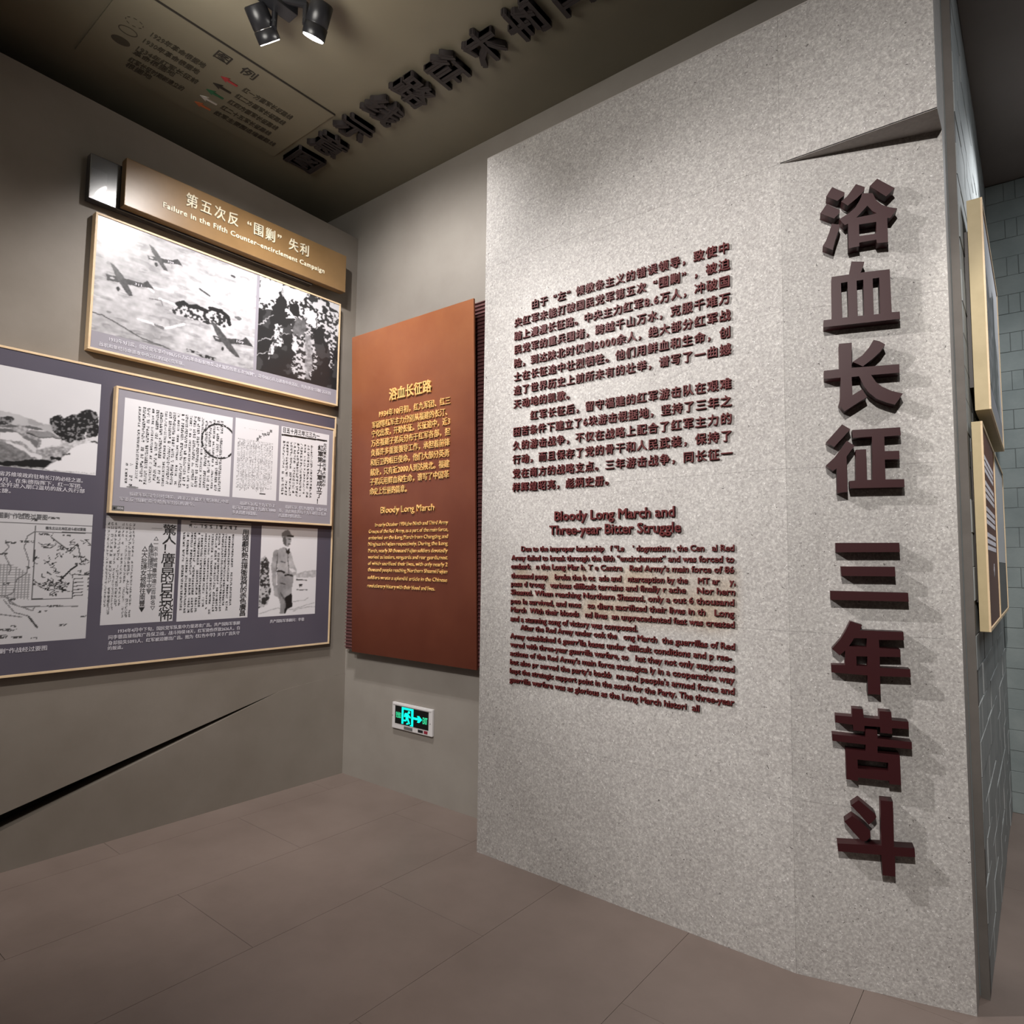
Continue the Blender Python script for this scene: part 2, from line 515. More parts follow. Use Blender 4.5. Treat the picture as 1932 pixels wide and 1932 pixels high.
# ------------------------------------------------------------------ printed photographs: tones on a fine grid
class Print:
    """a flat print drawn as tones on a grid that covers u0..u1, v0..v1 of a face"""
    def __init__(s, face, u0, v0, u1, v1, cell, base=0.6, seed=1, warp=0.0):
        s.face, s.u0, s.v0, s.u1, s.v1 = face, u0, v0, u1, v1
        s.nx, s.ny = max(2, int((u1 - u0) / cell[0])), max(2, int((v1 - v0) / cell[1]))
        s.U, s.V = np.meshgrid(np.linspace(u0, u1, s.nx), np.linspace(v0, v1, s.ny))
        s.t = np.full((s.ny, s.nx), base, float)
        s.rs = np.random.RandomState(seed)
        s.X = s.U + warp * (s.noise(14) + s.noise(34) - 1.0)
        s.Y = s.V + warp * (s.noise(14) + s.noise(34) - 1.0)
    def noise(s, k, kx=None):
        ky = k
        kx = kx or max(2, int(k * (s.u1 - s.u0) / (s.v1 - s.v0)))
        g = s.rs.rand(ky + 2, kx + 2)
        y = (s.V - s.v0) / (s.v1 - s.v0) * ky
        x = (s.U - s.u0) / (s.u1 - s.u0) * kx
        yi, xi = np.clip(y.astype(int), 0, ky), np.clip(x.astype(int), 0, kx)
        fy, fx = y - yi, x - xi
        fy, fx = fy * fy * (3 - 2 * fy), fx * fx * (3 - 2 * fx)
        return (g[yi, xi] * (1 - fx) + g[yi, xi + 1] * fx) * (1 - fy) + (g[yi + 1, xi] * (1 - fx) + g[yi + 1, xi + 1] * fx) * fy
    def fbm(s, k, n=3):
        return sum(s.noise(k * 2 ** i) * 0.5 ** i for i in range(n)) / sum(0.5 ** i for i in range(n))
    def poly(s, pts):
        m = np.zeros(s.t.shape, bool)
        n = len(pts)
        for i in range(n):
            x0, y0 = pts[i]
            x1, y1 = pts[(i + 1) % n]
            if y0 == y1:
                continue
            c = ((y0 > s.Y) != (y1 > s.Y)) & (s.X < (x1 - x0) * (s.Y - y0) / (y1 - y0) + x0)
            m ^= c
        return m
    def fill(s, pts, v):
        m = s.poly(pts)
        s.t[m] = v[m] if isinstance(v, np.ndarray) else v
        return m
    def near(s, pts, w):
        m = np.zeros(s.t.shape, bool)
        for (x0, y0), (x1, y1) in zip(pts[:-1], pts[1:]):
            L2 = (x1 - x0) ** 2 + (y1 - y0) ** 2 + 1e-12
            k = np.clip(((s.X - x0) * (x1 - x0) + (s.Y - y0) * (y1 - y0)) / L2, 0, 1)
            m |= (s.X - x0 - k * (x1 - x0)) ** 2 + (s.Y - y0 - k * (y1 - y0)) ** 2 < w * w
        return m
    def stroke(s, pts, w, v):
        m = s.near(pts, w)
        s.t[m] = v[m] if isinstance(v, np.ndarray) else v
    def blob(s, c, rx, ry, v, rough=0.0):
        q = ((s.X - c[0]) / rx) ** 2 + ((s.Y - c[1]) / ry) ** 2
        if rough:
            q = q + (s.noise(40) - 0.5) * rough
        m = q < 1
        s.t[m] = v[m] if isinstance(v, np.ndarray) else v
        return m
    def columns(s, u0, v0, u1, v1, nc, nr, ink=0.05, fillp=0.9, dens=0.55, ragged=0.0):
        """upright columns of tiny brushed signs, too small to read"""
        cw, ch = (u1 - u0) / nc, (v1 - v0) / nr
        K = 5
        bits = s.rs.rand(nr * K, nc * K)
        on = s.rs.rand(nr, nc) < fillp
        x = (s.U - u0) / cw
        y = (s.V - v0) / ch
        ins = (x >= 0) & (x < nc) & (y >= 0) & (y < nr)
        xi, yi = np.clip(x.astype(int), 0, nc - 1), np.clip(y.astype(int), 0, nr - 1)
        fx, fy = x - xi, y - yi
        b = bits[np.clip((y * K).astype(int), 0, nr * K - 1), np.clip((x * K).astype(int), 0, nc * K - 1)] < dens
        end = s.rs.rand(nc) * ragged
        m = ins & on[yi, xi] & (fx > 0.2) & (fx < 0.8) & (fy > 0.1) & (fy < 0.9) & b & (yi / nr >= end[xi])
        s.t[m] = ink
    def soften(s, n=1):
        for _ in range(n):
            t = np.pad(s.t, 1, mode='edge')
            s.t = (t[1:-1, 1:-1] * 4 + t[:-2, 1:-1] + t[2:, 1:-1] + t[1:-1, :-2] + t[1:-1, 2:]) / 8
    def build(s, parent, d, m, name='printed_photo', tint=(1.0, 0.985, 1.03)):
        U, V = s.U.ravel(), s.V.ravel()
        cu_, cv_ = (s.u0 + s.u1) / 2, (s.v0 + s.v1) / 2
        co = np.stack([U - cu_, V - cv_, np.zeros_like(U)], 1).astype(np.float32)
        nx, ny = s.nx, s.ny
        i = (np.arange(ny - 1)[:, None] * nx + np.arange(nx - 1)[None]).ravel()
        q = np.stack([i, i + 1, i + nx + 1, i + nx], 1).astype(np.int32)
        me = bpy.data.meshes.new('print')
        me.vertices.add(len(co))
        me.vertices.foreach_set('co', co.ravel())
        me.loops.add(q.size)
        me.loops.foreach_set('vertex_index', q.ravel())
        me.polygons.add(len(q))
        me.polygons.foreach_set('loop_start', np.arange(0, q.size, 4, dtype=np.int32))
        me.update(calc_edges=True)
        a = me.color_attributes.new('tone', 'FLOAT_COLOR', 'POINT')
        t = np.clip(s.t.ravel(), 0, 1)
        t = 0.012 + 0.79 * t ** 1.9
        rgba = np.stack([t * tint[0], t * tint[1], t * tint[2], np.ones_like(t)], 1).astype(np.float32)
        a.data.foreach_set('color', rgba.ravel())
        return link(name, me, m, parent, s.face.mat(cu_, cv_, d))

def rect_of(q):
    """u0,v0,u1,v1 of a measured quadrilateral TL,TR,BR,BL"""
    return ((q[0][0] + q[3][0]) / 2, (q[2][1] + q[3][1]) / 2, (q[1][0] + q[2][0]) / 2, (q[0][1] + q[1][1]) / 2)
CELL = (0.0042, 0.0034)
#SPLIT
# ------------------------------------------------------------------ the room
structure(box('floor', (-4.4, -4.2, -0.12, 3.6, 5.4, -0.004), M['grout']))
FLOOR = bpy.data.objects['floor']
x0 = -1.124 - 5 * 0.602
ii = 0
tile_cache = {}
for i in range(12):
    xa, xb = x0 + i * 0.602, x0 + (i + 1) * 0.602
    for j in range(-4, 6):
        ya = 2.002 - 1.204 * j * 1.0 + (0.602 if i % 2 == 0 else 0) - 1.204
        yb = ya + 1.204
        cxa, cxb, cya, cyb = max(xa, XL), min(xb, 3.5), max(ya, -4), min(yb, 5.2)
        if cxb - cxa < 0.02 or cyb - cya < 0.02:
            continue
        if cxb < XB + 0.01 and cya > YC:
            continue
        key = (round(cxb - cxa, 3), round(cyb - cya, 3))
        if key not in tile_cache:
            a, b_ = key[0] / 2 - 0.0008, key[1] / 2 - 0.0008
            tile_cache[key] = boxes_mesh([(-a, -b_, -0.004, a, b_, 0)])
        link('floor_tile', tile_cache[key], M['floor'], FLOOR, Matrix.Translation(((cxa + cxb) / 2, (cya + cyb) / 2, 0)))

structure(box('ceiling', (-4.5, -4.2, H, 3.6, 5.4, H + 0.1), M['ceiling']))
structure(box('trim_1', (XB - 0.0, 1.2, 3.835, 3.5, YF + 0.1, H - 0.001), M['ceiling2']))   # lowered soffit over the far room
# left wall: an inclined slit parts an upper sheet from a lower one; the top edge runs down towards the corner
slit_tip, slit_a, slit_b = [(2.3597,0.6144),(0.9615,0.2582),(0.9656,0.187)]
def ext_line(p, q, u):
    return q[1] + (q[1] - p[1]) / (q[0] - p[0]) * (u - q[0])
ua = -4.1
top0, top1 = [(0.7515,3.8857),(2.5132,3.7596)]
sa = (slit_tip[1] - slit_a[1]) / (slit_tip[0] - slit_a[0])
sb_ = (slit_tip[1] - slit_b[1]) / (slit_tip[0] - slit_b[0])
fa, fb = slit_tip[0] - slit_tip[1] / sa, slit_tip[0] - slit_tip[1] / sb_      # where both lips of the slit reach the floor
upper = [(ua, 0.0), (fa, 0.0), slit_tip, (YC + 0.002, slit_tip[1] + 0.05), (YC + 0.002, ext_line(top0, top1, YC)), (ua, min(H - 0.02, ext_line(top1, top0, ua)))]
lower = [(fb, 0.0), (YC + 0.002, 0.0), (YC + 0.002, slit_tip[1] + 0.05), slit_tip]
wl = merge([(prism(upper, -0.10, 0.0), FL.mat(0, 0)), (prism(lower, -0.10, 0.003), FL.mat(0, 0))])
structure(link('wall_left', wl, M['plaster']))
vd = box('slit_shade_back', (-4.1, 0.0, -0.22, YC, 1.2, -0.12), M['slit_shade'], bpy.data.objects['wall_left'], FL)  # near-black sheet: the shade inside the slit is put into its colour
structure(box('wall_outer', (-4.75, -4.2, 0, -4.55, YC + 0.3, H), M['ceiling2']))
# back wall behind the text wall and the terracotta panel
structure(box('wall_back', (-4.5, YC, 0, XB - 0.012, YC + 0.22, H), M['plaster_c']))
structure(box('trim_2', (XB - 0.027, YC - 0.055, 0, XB - 0.001, YC - 0.001, 3.83), M['trim']))
structure(box('wall_rear', (-4.4, -4.3, 0, 3.6, -4.1, H), M['plaster']))
structure(box('wall_far_side', (3.5, -4.2, 0, 3.7, 5.4, H), M['plaster']))

def brick_wall(name, face, ua_, ub_, zt, m, L0=0.215, hc=0.119, header=False, depth=0.004, gp=0.001):
    w = structure(box(name, (ua_, 0, -0.12, ub_, zt, -depth), M['mortar'], None, face))
    rnd = random.Random(3)
    n = 0
    cache = {}
    j = 0
    while j * hc < zt - 0.01:
        v0, v1 = j * hc + gp, min((j + 1) * hc - gp, zt)
        cuts = [ua_ - (L0 / 2 if j % 2 else 0) + i * L0 for i in range(int((ub_ - ua_) / L0) + 3)]
        if header:
            cuts = ([ua_, -0.091, -0.033] if j % 2 else [ua_, 0.05]) + [0.16 + (0.1 if j % 2 else 0) + i * L0 for i in range(6)]
        for u, ue in zip(cuts[:-1], cuts[1:]):
            a, b_ = max(u, ua_) + gp, min(ue, ub_) - gp
            if b_ - a > 0.02:
                key = (round(b_ - a, 3), round(v1 - v0, 3))
                if key not in cache:
                    me = boxes_mesh([(-key[0] / 2, -key[1] / 2, -depth, key[0] / 2, key[1] / 2, 0)])
                    bm = bmesh.new()
                    bm.from_mesh(me)
                    ed = [e for e in bm.edges if all(vv.co.z > -1e-5 for vv in e.verts)]
                    bmesh.ops.bevel(bm, geom=ed, offset=0.0018, segments=1, affect='EDGES')
                    bm.to_mesh(me)
                    bm.free()
                    cache[key] = me
                mw = face.mat((a + b_) / 2, (v0 + v1) / 2, rnd.uniform(-0.002, 0.002))
                link('brick', cache[key], m, w, mw)
                n += 1
        j += 1
    return w, n
wr, n1 = brick_wall('wall_right', FB, YC - 0.055 + 0.012, YF, 3.83, M['brick_l'], 0.27, 0.1197)
wf, n2 = brick_wall('wall_far', FW, XB, 1.3, 3.83, M['brick'], 0.23, 0.1197, True)
structure(box('wall_far_end', (1.3, YF, 0, 3.6, YF + 0.15, 3.9), M['core']))

# ------------------------------------------------------------------ text wall: stone cladding, fold and wedge-shaped overhang
tw = root('text_wall', (-1.3, YS + 0.1, 0), 'tall freestanding pale granite wall carrying raised dark red Chinese and English text', 'text wall')
x_l, x_r, z_t = -2.2325, -0.2125, 3.587
joints = [0.0, 0.596, 1.193, 1.793, 2.395, 2.981, z_t]
g = 0.0003
core = [(x_l + 0.004, YS + 0.02, 0.002, XF, YC - 0.003, z_t - 0.004)]
# core behind the folded part follows the fold
cb = mesh([(XF, YS + 0.02, 0.002), (x_r - 0.02, YS + 0.02 + (x_r - XF) * math.tan(R(15.2)), 0.002), (x_r - 0.02, YC - 0.003, 0.002), (XF, YC - 0.003, 0.002),
           (XF, YS + 0.02, 2.98), (x_r - 0.02, YS + 0.02 + (x_r - XF) * math.tan(R(15.2)), 2.98), (x_r - 0.02, YC - 0.003, 2.98), (XF, YC - 0.003, 2.98)], BOXF)
cm = merge([(boxes_mesh(core), Matrix.Identity(4)), (cb, Matrix.Identity(4)), (boxes_mesh([(XF, YS + 0.02, 2.985, x_r - 0.02, YC - 0.003, z_t - 0.004)]), Matrix.Identity(4))])
link('wall_core', cm, M['core'], tw)
mid_x = x_l + (XF - x_l) * 0.5
for k in range(6):
    a, b_ = joints[k] + g, joints[k + 1] - g
    xs_ = [x_l, XF] if k < 5 else [x_l, XF, x_r]
    for p, q_ in zip(xs_[:-1], xs_[1:]):
        mm = M['granite_stained'] if k in (1, 2) else M['granite']
        box('stone_panel', (p + (g if p > x_l else 0), a, -0.02, q_ - g, b_, 0), mm, tw, FS)
    if k < 5:
        box('stone_panel', (g, a, -0.02, (x_r - XF) / cA - 0.0005, b_, 0), M['granite'], tw, FF)
# slanting underside of the overhang, side cheek of the slab
zw = joints[5]
yb_ = YS + (x_r - XF) * math.tan(R(15.2))
me = mesh([(XF, YS, zw - 0.001), (x_r, YS, zw - 0.001), (x_r, yb_, zw - 0.001), (XF, YS + 0.002, zw - 0.001),
           (XF, YS, zw + 0.004), (x_r, YS, zw + 0.004), (x_r, yb_, zw + 0.004), (XF, YS + 0.002, zw + 0.004)], BOXF)
link('overhang_soffit', me, M['granite_side'], tw)
box('side_stone', (x_r - 0.02, YS + 0.021, zw + g, x_r, YC - 0.06, z_t), M['granite_side'], tw, None, 0.001)
box('side_stone', (x_r - 0.02, yb_ + 0.0, 0.0, x_r, YC - 0.06, zw - g), M['granite_side'], tw, None, 0.001)
box('coping', (x_l, YS, z_t - 0.001, x_r, YC - 0.06, z_t + 0.006), M['granite_side'], tw)

# eight large characters, outlines as cut
BIGUV = [
 ('浴', [[(0.1754,2.8208),(0.2158,2.7915),(0.2141,2.7804),(0.1913,2.7646),(0.1547,2.7893)], [(0.1558,2.76),(0.1988,2.7279),(0.1973,2.7174),(0.1789,2.7),(0.1341,2.7295)], [(0.1713,2.6822),(0.1972,2.6728),(0.1936,2.6559),(0.1884,2.6403),(0.1806,2.6169),(0.1718,2.5824),(0.1396,2.6035),(0.15,2.6207),(0.1606,2.6478)], [(0.2531,2.8149),(0.2813,2.7969),(0.2778,2.7829),(0.2544,2.7612),(0.2247,2.7397),(0.2037,2.7598),(0.2228,2.7743),(0.2375,2.7939)], [(0.3205,2.8195),(0.374,2.7726),(0.3469,2.7471),(0.2965,2.7972)], ([(0.2715,2.776),(0.3053,2.769),(0.315,2.7408),(0.3333,2.7195),(0.3551,2.7058),(0.3799,2.6965),(0.3574,2.6654),(0.3481,2.6673),(0.3482,2.579),(0.3133,2.5815),(0.3119,2.5949),(0.2581,2.594),(0.2578,2.5808),(0.2235,2.579),(0.2239,2.6715),(0.2132,2.6685),(0.1959,2.6938),(0.2284,2.7109),(0.2501,2.7291),(0.263,2.7511),(0.2685,2.7623)],[(0.2868,2.7264),(0.3019,2.7038),(0.3171,2.6904),(0.2509,2.6887),(0.2689,2.7066)],[(0.259,2.6614),(0.3137,2.6606),(0.3125,2.6171),(0.2588,2.6184)])]),
 ('血', [([(0.2311,2.5287),(0.2725,2.5206),(0.2672,2.5037),(0.2588,2.4824),(0.3505,2.4796),(0.3526,2.3235),(0.3766,2.322),(0.3772,2.2963),(0.1357,2.2989),(0.1362,2.3244),(0.1641,2.3246),(0.1659,2.4821),(0.222,2.4819)],[(0.1956,2.4546),(0.2166,2.4553),(0.2173,2.3252),(0.197,2.325)],[(0.2459,2.4545),(0.2673,2.455),(0.2669,2.3242),(0.2465,2.3247)],[(0.2967,2.4542),(0.3173,2.4548),(0.3174,2.323),(0.297,2.3229)])]),
 ('长', [[(0.1842,2.2308),(0.2255,2.2301),(0.2224,2.1384),(0.3701,2.1355),(0.37,2.1054),(0.2827,2.1061),(0.2965,2.0807),(0.3154,2.0612),(0.345,2.0428),(0.3778,2.031),(0.3528,1.9936),(0.3273,2.0036),(0.2974,2.0199),(0.2726,2.0457),(0.2579,2.0727),(0.245,2.1057),(0.2216,2.1052),(0.2226,2.0395),(0.2541,2.0583),(0.2679,2.0284),(0.1959,1.9833),(0.1782,2.0106),(0.1839,2.0321),(0.1866,2.1068),(0.1333,2.1072),(0.133,2.1372),(0.1838,2.1382)], [(0.2937,2.2314),(0.3114,2.2249),(0.3293,2.2108),(0.312,2.1853),(0.2876,2.1625),(0.2579,2.14),(0.2264,2.1599),(0.2572,2.1799),(0.2785,2.2052)]]),
 ('征', [[(0.187,1.9369),(0.213,1.9176),(0.1876,1.8878),(0.1596,1.8569),(0.134,1.8753),(0.1617,1.9073)], [(0.2004,1.8771),(0.225,1.8579),(0.1987,1.8202),(0.1986,1.6951),(0.1655,1.6913),(0.1658,1.7796),(0.1533,1.7713),(0.1322,1.792),(0.1596,1.8183),(0.1814,1.8487)], [(0.2186,1.9142),(0.3662,1.9135),(0.3678,1.8856),(0.3173,1.8841),(0.3176,1.833),(0.3614,1.8321),(0.3613,1.8029),(0.3167,1.8033),(0.3173,1.7342),(0.3732,1.733),(0.3736,1.7055),(0.2058,1.7069),(0.2055,1.7328),(0.2254,1.734),(0.2281,1.843),(0.2606,1.8431),(0.2603,1.7346),(0.2772,1.7345),(0.2795,1.8866),(0.2196,1.8857)]]),
 ('三', [[(0.1564,1.5146),(0.3522,1.515),(0.3532,1.4832),(0.1565,1.4813)], [(0.171,1.4322),(0.3368,1.4331),(0.3379,1.4),(0.1728,1.3987)], [(0.136,1.345),(0.3734,1.3452),(0.3742,1.3158),(0.1362,1.3143)]]),
 ('年', [([(0.1964,1.2417),(0.2325,1.2311),(0.2253,1.2129),(0.3551,1.2138),(0.3568,1.1864),(0.2819,1.1828),(0.2828,1.1557),(0.3446,1.1549),(0.3455,1.1294),(0.2829,1.1261),(0.2827,1.0892),(0.3715,1.0908),(0.3731,1.0645),(0.2819,1.0606),(0.2824,0.9992),(0.244,0.9976),(0.2445,1.0604),(0.134,1.0622),(0.1333,1.0886),(0.1766,1.0907),(0.1778,1.1407),(0.1603,1.1226),(0.1367,1.1437),(0.1651,1.1795),(0.1812,1.2088)],[(0.2069,1.1847),(0.2456,1.186),(0.2448,1.1557),(0.1901,1.1561)],[(0.2121,1.1232),(0.2456,1.1245),(0.2456,1.0907),(0.2122,1.0909)])]),
 ('苦', [[(0.1418,0.9163),(0.1936,0.9166),(0.1942,0.9448),(0.2277,0.9453),(0.2298,0.9173),(0.2764,0.9172),(0.2766,0.9437),(0.3121,0.9445),(0.3132,0.9169),(0.3616,0.9171),(0.362,0.8929),(0.313,0.8912),(0.3133,0.8722),(0.278,0.8719),(0.2778,0.891),(0.2308,0.8899),(0.2308,0.8712),(0.1966,0.8707),(0.1962,0.8895),(0.1412,0.892)], ([(0.234,0.878),(0.2689,0.88),(0.269,0.8527),(0.3692,0.8517),(0.3696,0.8286),(0.2683,0.8263),(0.2677,0.8045),(0.3334,0.8054),(0.3344,0.7075),(0.2998,0.7062),(0.2996,0.7165),(0.2069,0.7149),(0.207,0.703),(0.1716,0.7045),(0.1714,0.8028),(0.2324,0.8038),(0.233,0.8272),(0.1312,0.8285),(0.1304,0.8511),(0.2328,0.8513)],[(0.2068,0.7747),(0.2985,0.7759),(0.2985,0.7463),(0.2072,0.745)])]),
 ('斗', [[(0.207,0.64),(0.2536,0.604),(0.259,0.5923),(0.2497,0.5783),(0.2354,0.5634),(0.2091,0.5933),(0.1832,0.6192)], [(0.1857,0.5842),(0.2231,0.5596),(0.2391,0.5452),(0.2401,0.5249),(0.2283,0.5103),(0.2135,0.5059),(0.1877,0.5321),(0.1617,0.5622)], [(0.2727,0.649),(0.3089,0.6504),(0.3079,0.5039),(0.367,0.5103),(0.3681,0.482),(0.3098,0.4752),(0.3092,0.4094),(0.2722,0.4066),(0.2698,0.4714),(0.1403,0.4602),(0.1381,0.4859),(0.2716,0.5019)]])]
DBIG = 0.05
for ch, polys in BIGUV:
    mes = []
    for p in polys:
        rings = p if isinstance(p, tuple) else (p,)
        mes.append((prism(rings[0], 0.0, DBIG, rings[1:]), Matrix.Identity(4)))
    mm_ = merge(mes)
    cx_ = sum(v.co.x for v in mm_.vertices) / len(mm_.vertices)
    cy_ = sum(v.co.y for v in mm_.vertices) / len(mm_.vertices)
    for v in mm_.vertices:
        v.co.x -= cx_
        v.co.y -= cy_
    link('large_character', mm_, M['maroon'], tw, FF.mat(cx_, cy_, 0.0))

# body text in Chinese: each character stands by itself
CN = ['\u3000\u3000由于“左”倾教条主义的错误领导，致使中', '央红军未能打破国民党军第五次“围剿”，被迫', '踏上漫漫长征路。中央主力红军8.6万人，冲破国',
      '民党军的重兵围堵，跨越千山万水，克服千难万', '险，到达陕北时仅剩6000余人，绝大部分红军战', '士在长征途中壮烈牺牲。他们用鲜血和生命，创',
      '造了世界历史上前所未有的壮举，谱写了一曲撼', '天动地的凯歌。', '\u3000\u3000红军长征后，留守福建的红军游击队在艰难', '困苦条件下建立了6块游击根据地，坚持了三年之',
      '久的游击战争，不仅在战略上配合了红军主力的', '行动，而且保存了党的骨干和人民武装，保持了', '党在南方的战略支点。三年游击战争，同长征一', '样辉煌昭亮，彪炳史册。']
spill = []
for i, s in enumerate(CN):
    v = 2.7082 - (2.7082 - 1.8713) / 12 * (i if i < 12 else i)
    full = i not in (7, 13)
    chars(tw, FS, s, -2.0035, 0.0528, v - (0.001 if full else 0), 0.0485, M['maroon_small'], 0.016, 0.009, 0.0, -0.9475 if full else None, 'character', 290, spill)
if spill:
    inv = Matrix.Identity(4)
    o = link('small_lettering', merge(spill), M['maroon_small'], tw)
    o['kind'] = 'stuff'
ENW = [((-1.7706,-1.1672,1.648,0.0608), 'Bloody Long March and'), ((-1.8003,-1.1406,1.5826,0.0606), 'Three-year Bitter Struggle')]
for t, s in ENW:
    words(tw, FS, s, t, M['maroon_small'], off=0.02, depth=0.010, em=1.02, cy=0.3)
EN = [
 ((-1.9682,-0.9227,1.4963,0.0351), 'Due to the improper leadership   f “Le    ’ dogmatism , the Cen   al Red'),
 ((-2.0291,-0.9233,1.4527,0.0353), 'Army failed to break through the fifth “encirclement” and was forced to'),
 ((-2.0301,-0.9239,1.4114,0.0352), 'embark   n the Long Mar h. T e Centra   Red Army’s main force of 86'),
 ((-2.0295,-0.9194,1.3656,0.0351), 'thousand peop    broke the b oc  ade and   nterception by the    MT ar    y,'),
 ((-2.0288,-0.9215,1.3265,0.035), 'pass d troug   various difficult terrains and finally r ache    Nor hern'),
 ((-2.0298,-0.9256,1.2857,0.035), 'Shaanxi. When reaching Northern Shaanxi, only a out 6 thousand'),
 ((-2.0292,-0.9262,1.2426,0.0349), 'peo le survived, and mos   so diers sacrificed their lives in th   Long'),
 ((-2.0285,-0.9253,1.2011,0.0348), 'March  With their bloods   nd lives  an unprecedented feat was created'),
 ((-2.0304,-1.3403,1.157,0.0366), 'and a stunning song of victory was composed.'),
 ((-1.9686,-0.9254,1.1179,0.0345), 'After the Red Army under ook the   ong March  the guerrillas of Red'),
 ((-2.0307,-0.9388,1.0737,0.0346), "Army established 6 guerr'lla bases under difficult conditions and p rse-"),
 ((-2.03,-0.9276,1.0328,0.0345), 'vered with three-year guerrilla warfare, so   hat they not only supported'),
 ((-2.0302,-0.9282,0.9905,0.0344), "actions of the Red Army's main force strategica ly in a cooperative way"),
 ((-2.0296,-0.9288,0.9487,0.0343), "but also pr served the party's backb  ne and people's armed force and"),
 ((-2.0306,-0.9309,0.9066,0.0343), 'kept the strategic support point in the south for the Party. The three-year'),
 ((-2.0315,-1.0701,0.8638,0.0348), 'guerrilla warfare was as glorious as the Long March histori  all')]
for t, s in EN:
    words(tw, FS, s, t, M['maroon_small'], off=0.022, depth=0.008, em=1.0)

# ------------------------------------------------------------------ terracotta panel
KQ = [(-3.5668,2.1037),(-2.4746,2.0988),(-2.4518,-0.0042),(-3.566,0.0055)]
ku0, kv0, ku1, kv1 = rect_of(KQ)
op = root('wall_panel', ((ku0 + ku1) / 2, YC, 0.83), 'tall terracotta text panel leaning forward with raised gold lettering beside the stone wall', 'text panel')
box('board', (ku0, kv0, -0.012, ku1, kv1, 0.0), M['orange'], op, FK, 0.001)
box('backing_box', (-3.50, 0.90, 0.0, -2.40, 2.86, 0.055), M['edge_dark'], op, FC)
# horizontally ribbed sheet behind the board
rz0, rz1, rp = 0.842, 2.962, 0.0222
V_, F_ = [], []
nr = int((rz1 - rz0) / rp)
prof = []
for i in range(nr):
    z = rz0 + i * rp
    prof += [(0.056, z), (0.056, z + rp * 0.55), (0.066, z + rp * 0.66), (0.066, z + rp * 0.88), (0.056, z + rp * 0.97)]
prof.append((0.056, rz0 + nr * rp))
rx0, rx1 = -3.664, -2.300
for d_, z in prof:
    V_ += [(rx0, YC - d_, z), (rx1, YC - d_, z)]
n_ = len(prof)
for d_, z in prof:
    V_ += [(rx0, YC - 0.03, z), (rx1, YC - 0.03, z)]
for i in range(n_ - 1):
    F_.append((2 * i, 2 * i + 1, 2 * i + 3, 2 * i + 2))
    F_.append((2 * n_ + 2 * i + 2, 2 * n_ + 2 * i + 3, 2 * n_ + 2 * i + 1, 2 * n_ + 2 * i))
    F_.append((2 * i + 2, 2 * n_ + 2 * i + 2, 2 * n_ + 2 * i, 2 * i))
    F_.append((2 * i + 1, 2 * n_ + 2 * i + 1, 2 * n_ + 2 * i + 3, 2 * i + 3))
ribs = link('ribbed_sheet', mesh(V_, F_), M['ribs'], op)
chars(op, FK, '浴血长征路', (-3.1447,1.6483)[0], 0.1, ((-3.1447,1.6483)[1] + (-2.8381,1.6527)[1]) / 2, 0.083, M['gold'], 0.02, 0.008, 0.0, (-2.8381,1.6527)[0], em=((-2.8381,1.6527)[0] - (-3.1447,1.6483)[0]) / 4 / 0.083)
OC = [((-3.2899,-2.6443,1.5402,0.0361), '1934年10月初，红九军团、红三', 1), ((-3.3522,-2.6449,1.4763,0.0362), '军团等红军主力分别从福建的长汀、', 0), ((-3.3565,-2.6471,1.419,0.0361), '宁化出发，开始长征。长征途中，近3', 0),
      ((-3.3607,-2.6493,1.358,0.0361), '万名福建子弟兵分布于红军各部，担', 0), ((-3.3628,-2.6532,1.2964,0.0361), '负着许多重要领导工作，承担着前锋', 0), ((-3.3671,-2.6554,1.2335,0.036), '和后卫的艰巨使命，他们大部分英勇', 0),
      ((-3.3692,-2.6576,1.1699,0.036), '献身，只有近2000人到达陕北。福建', 0), ((-3.3735,-2.6598,1.1084,0.036), '子弟兵用鲜血和生命，谱写了中国革', 0), ((-3.3756,-2.9973,1.046,0.0369), '命史上壮丽的篇章。', 0)]
for t, s, _ in OC:
    last = 0.035 if s[-1] in '、' else 0.0
    n_e = sum(advance(c) for c in s)
    pch = (t[1] - t[0]) / n_e
    chars(op, FK, s, t[0] + pch * advance(s[0]) / 2, 0.05, t[2], 0.049, M['gold'], 0.014, 0.006, 0.0, t[1] - pch * advance(s[-1]) / 2, em=min(1.0, pch / 0.049))
words(op, FK, 'Bloody Long March', (-3.2645,-2.7848,0.918,0.0616), M['gold'], off=0.004, depth=0.007, em=0.95)
OE = [((-3.3218,-2.674,0.8275,0.0331), 'In early October 1934,the Ninth and Third Army'), ((-3.3863,-2.6744,0.7861,0.0332), 'Groups of the Red Army, as a part of the main force,'), ((-3.3884,-2.6747,0.7458,0.0332), 'embarked on the Long March from Changting and'),
      ((-3.3905,-2.6767,0.705,0.0332), 'Ninghua in Fujian respectively. During the Long'), ((-3.3905,-2.6788,0.6629,0.0331), 'March, nearly 30 thousand Fujian soldiers devotedly'), ((-3.3926,-2.6791,0.622,0.0331), 'worked as leaders, vanguards and rear guards,most'),
      ((-3.3927,-2.6794,0.5812,0.0331), 'of which sacrificed their lives, with only nearly 2'), ((-3.3948,-2.6815,0.5411,0.0331), 'thousand people reaching Northern Shaanxi.Fujian'), ((-3.3969,-2.6836,0.4915,0.033), 'soldiers wrote a splendid article in the Chinese'),
      ((-3.399,-2.7848,0.4381,0.0333), 'revolutionary history with their blood and lives.')]
for t, s in OE:
    words(op, FK, s, t, M['gold'], off=0.006, depth=0.005, em=1.0)

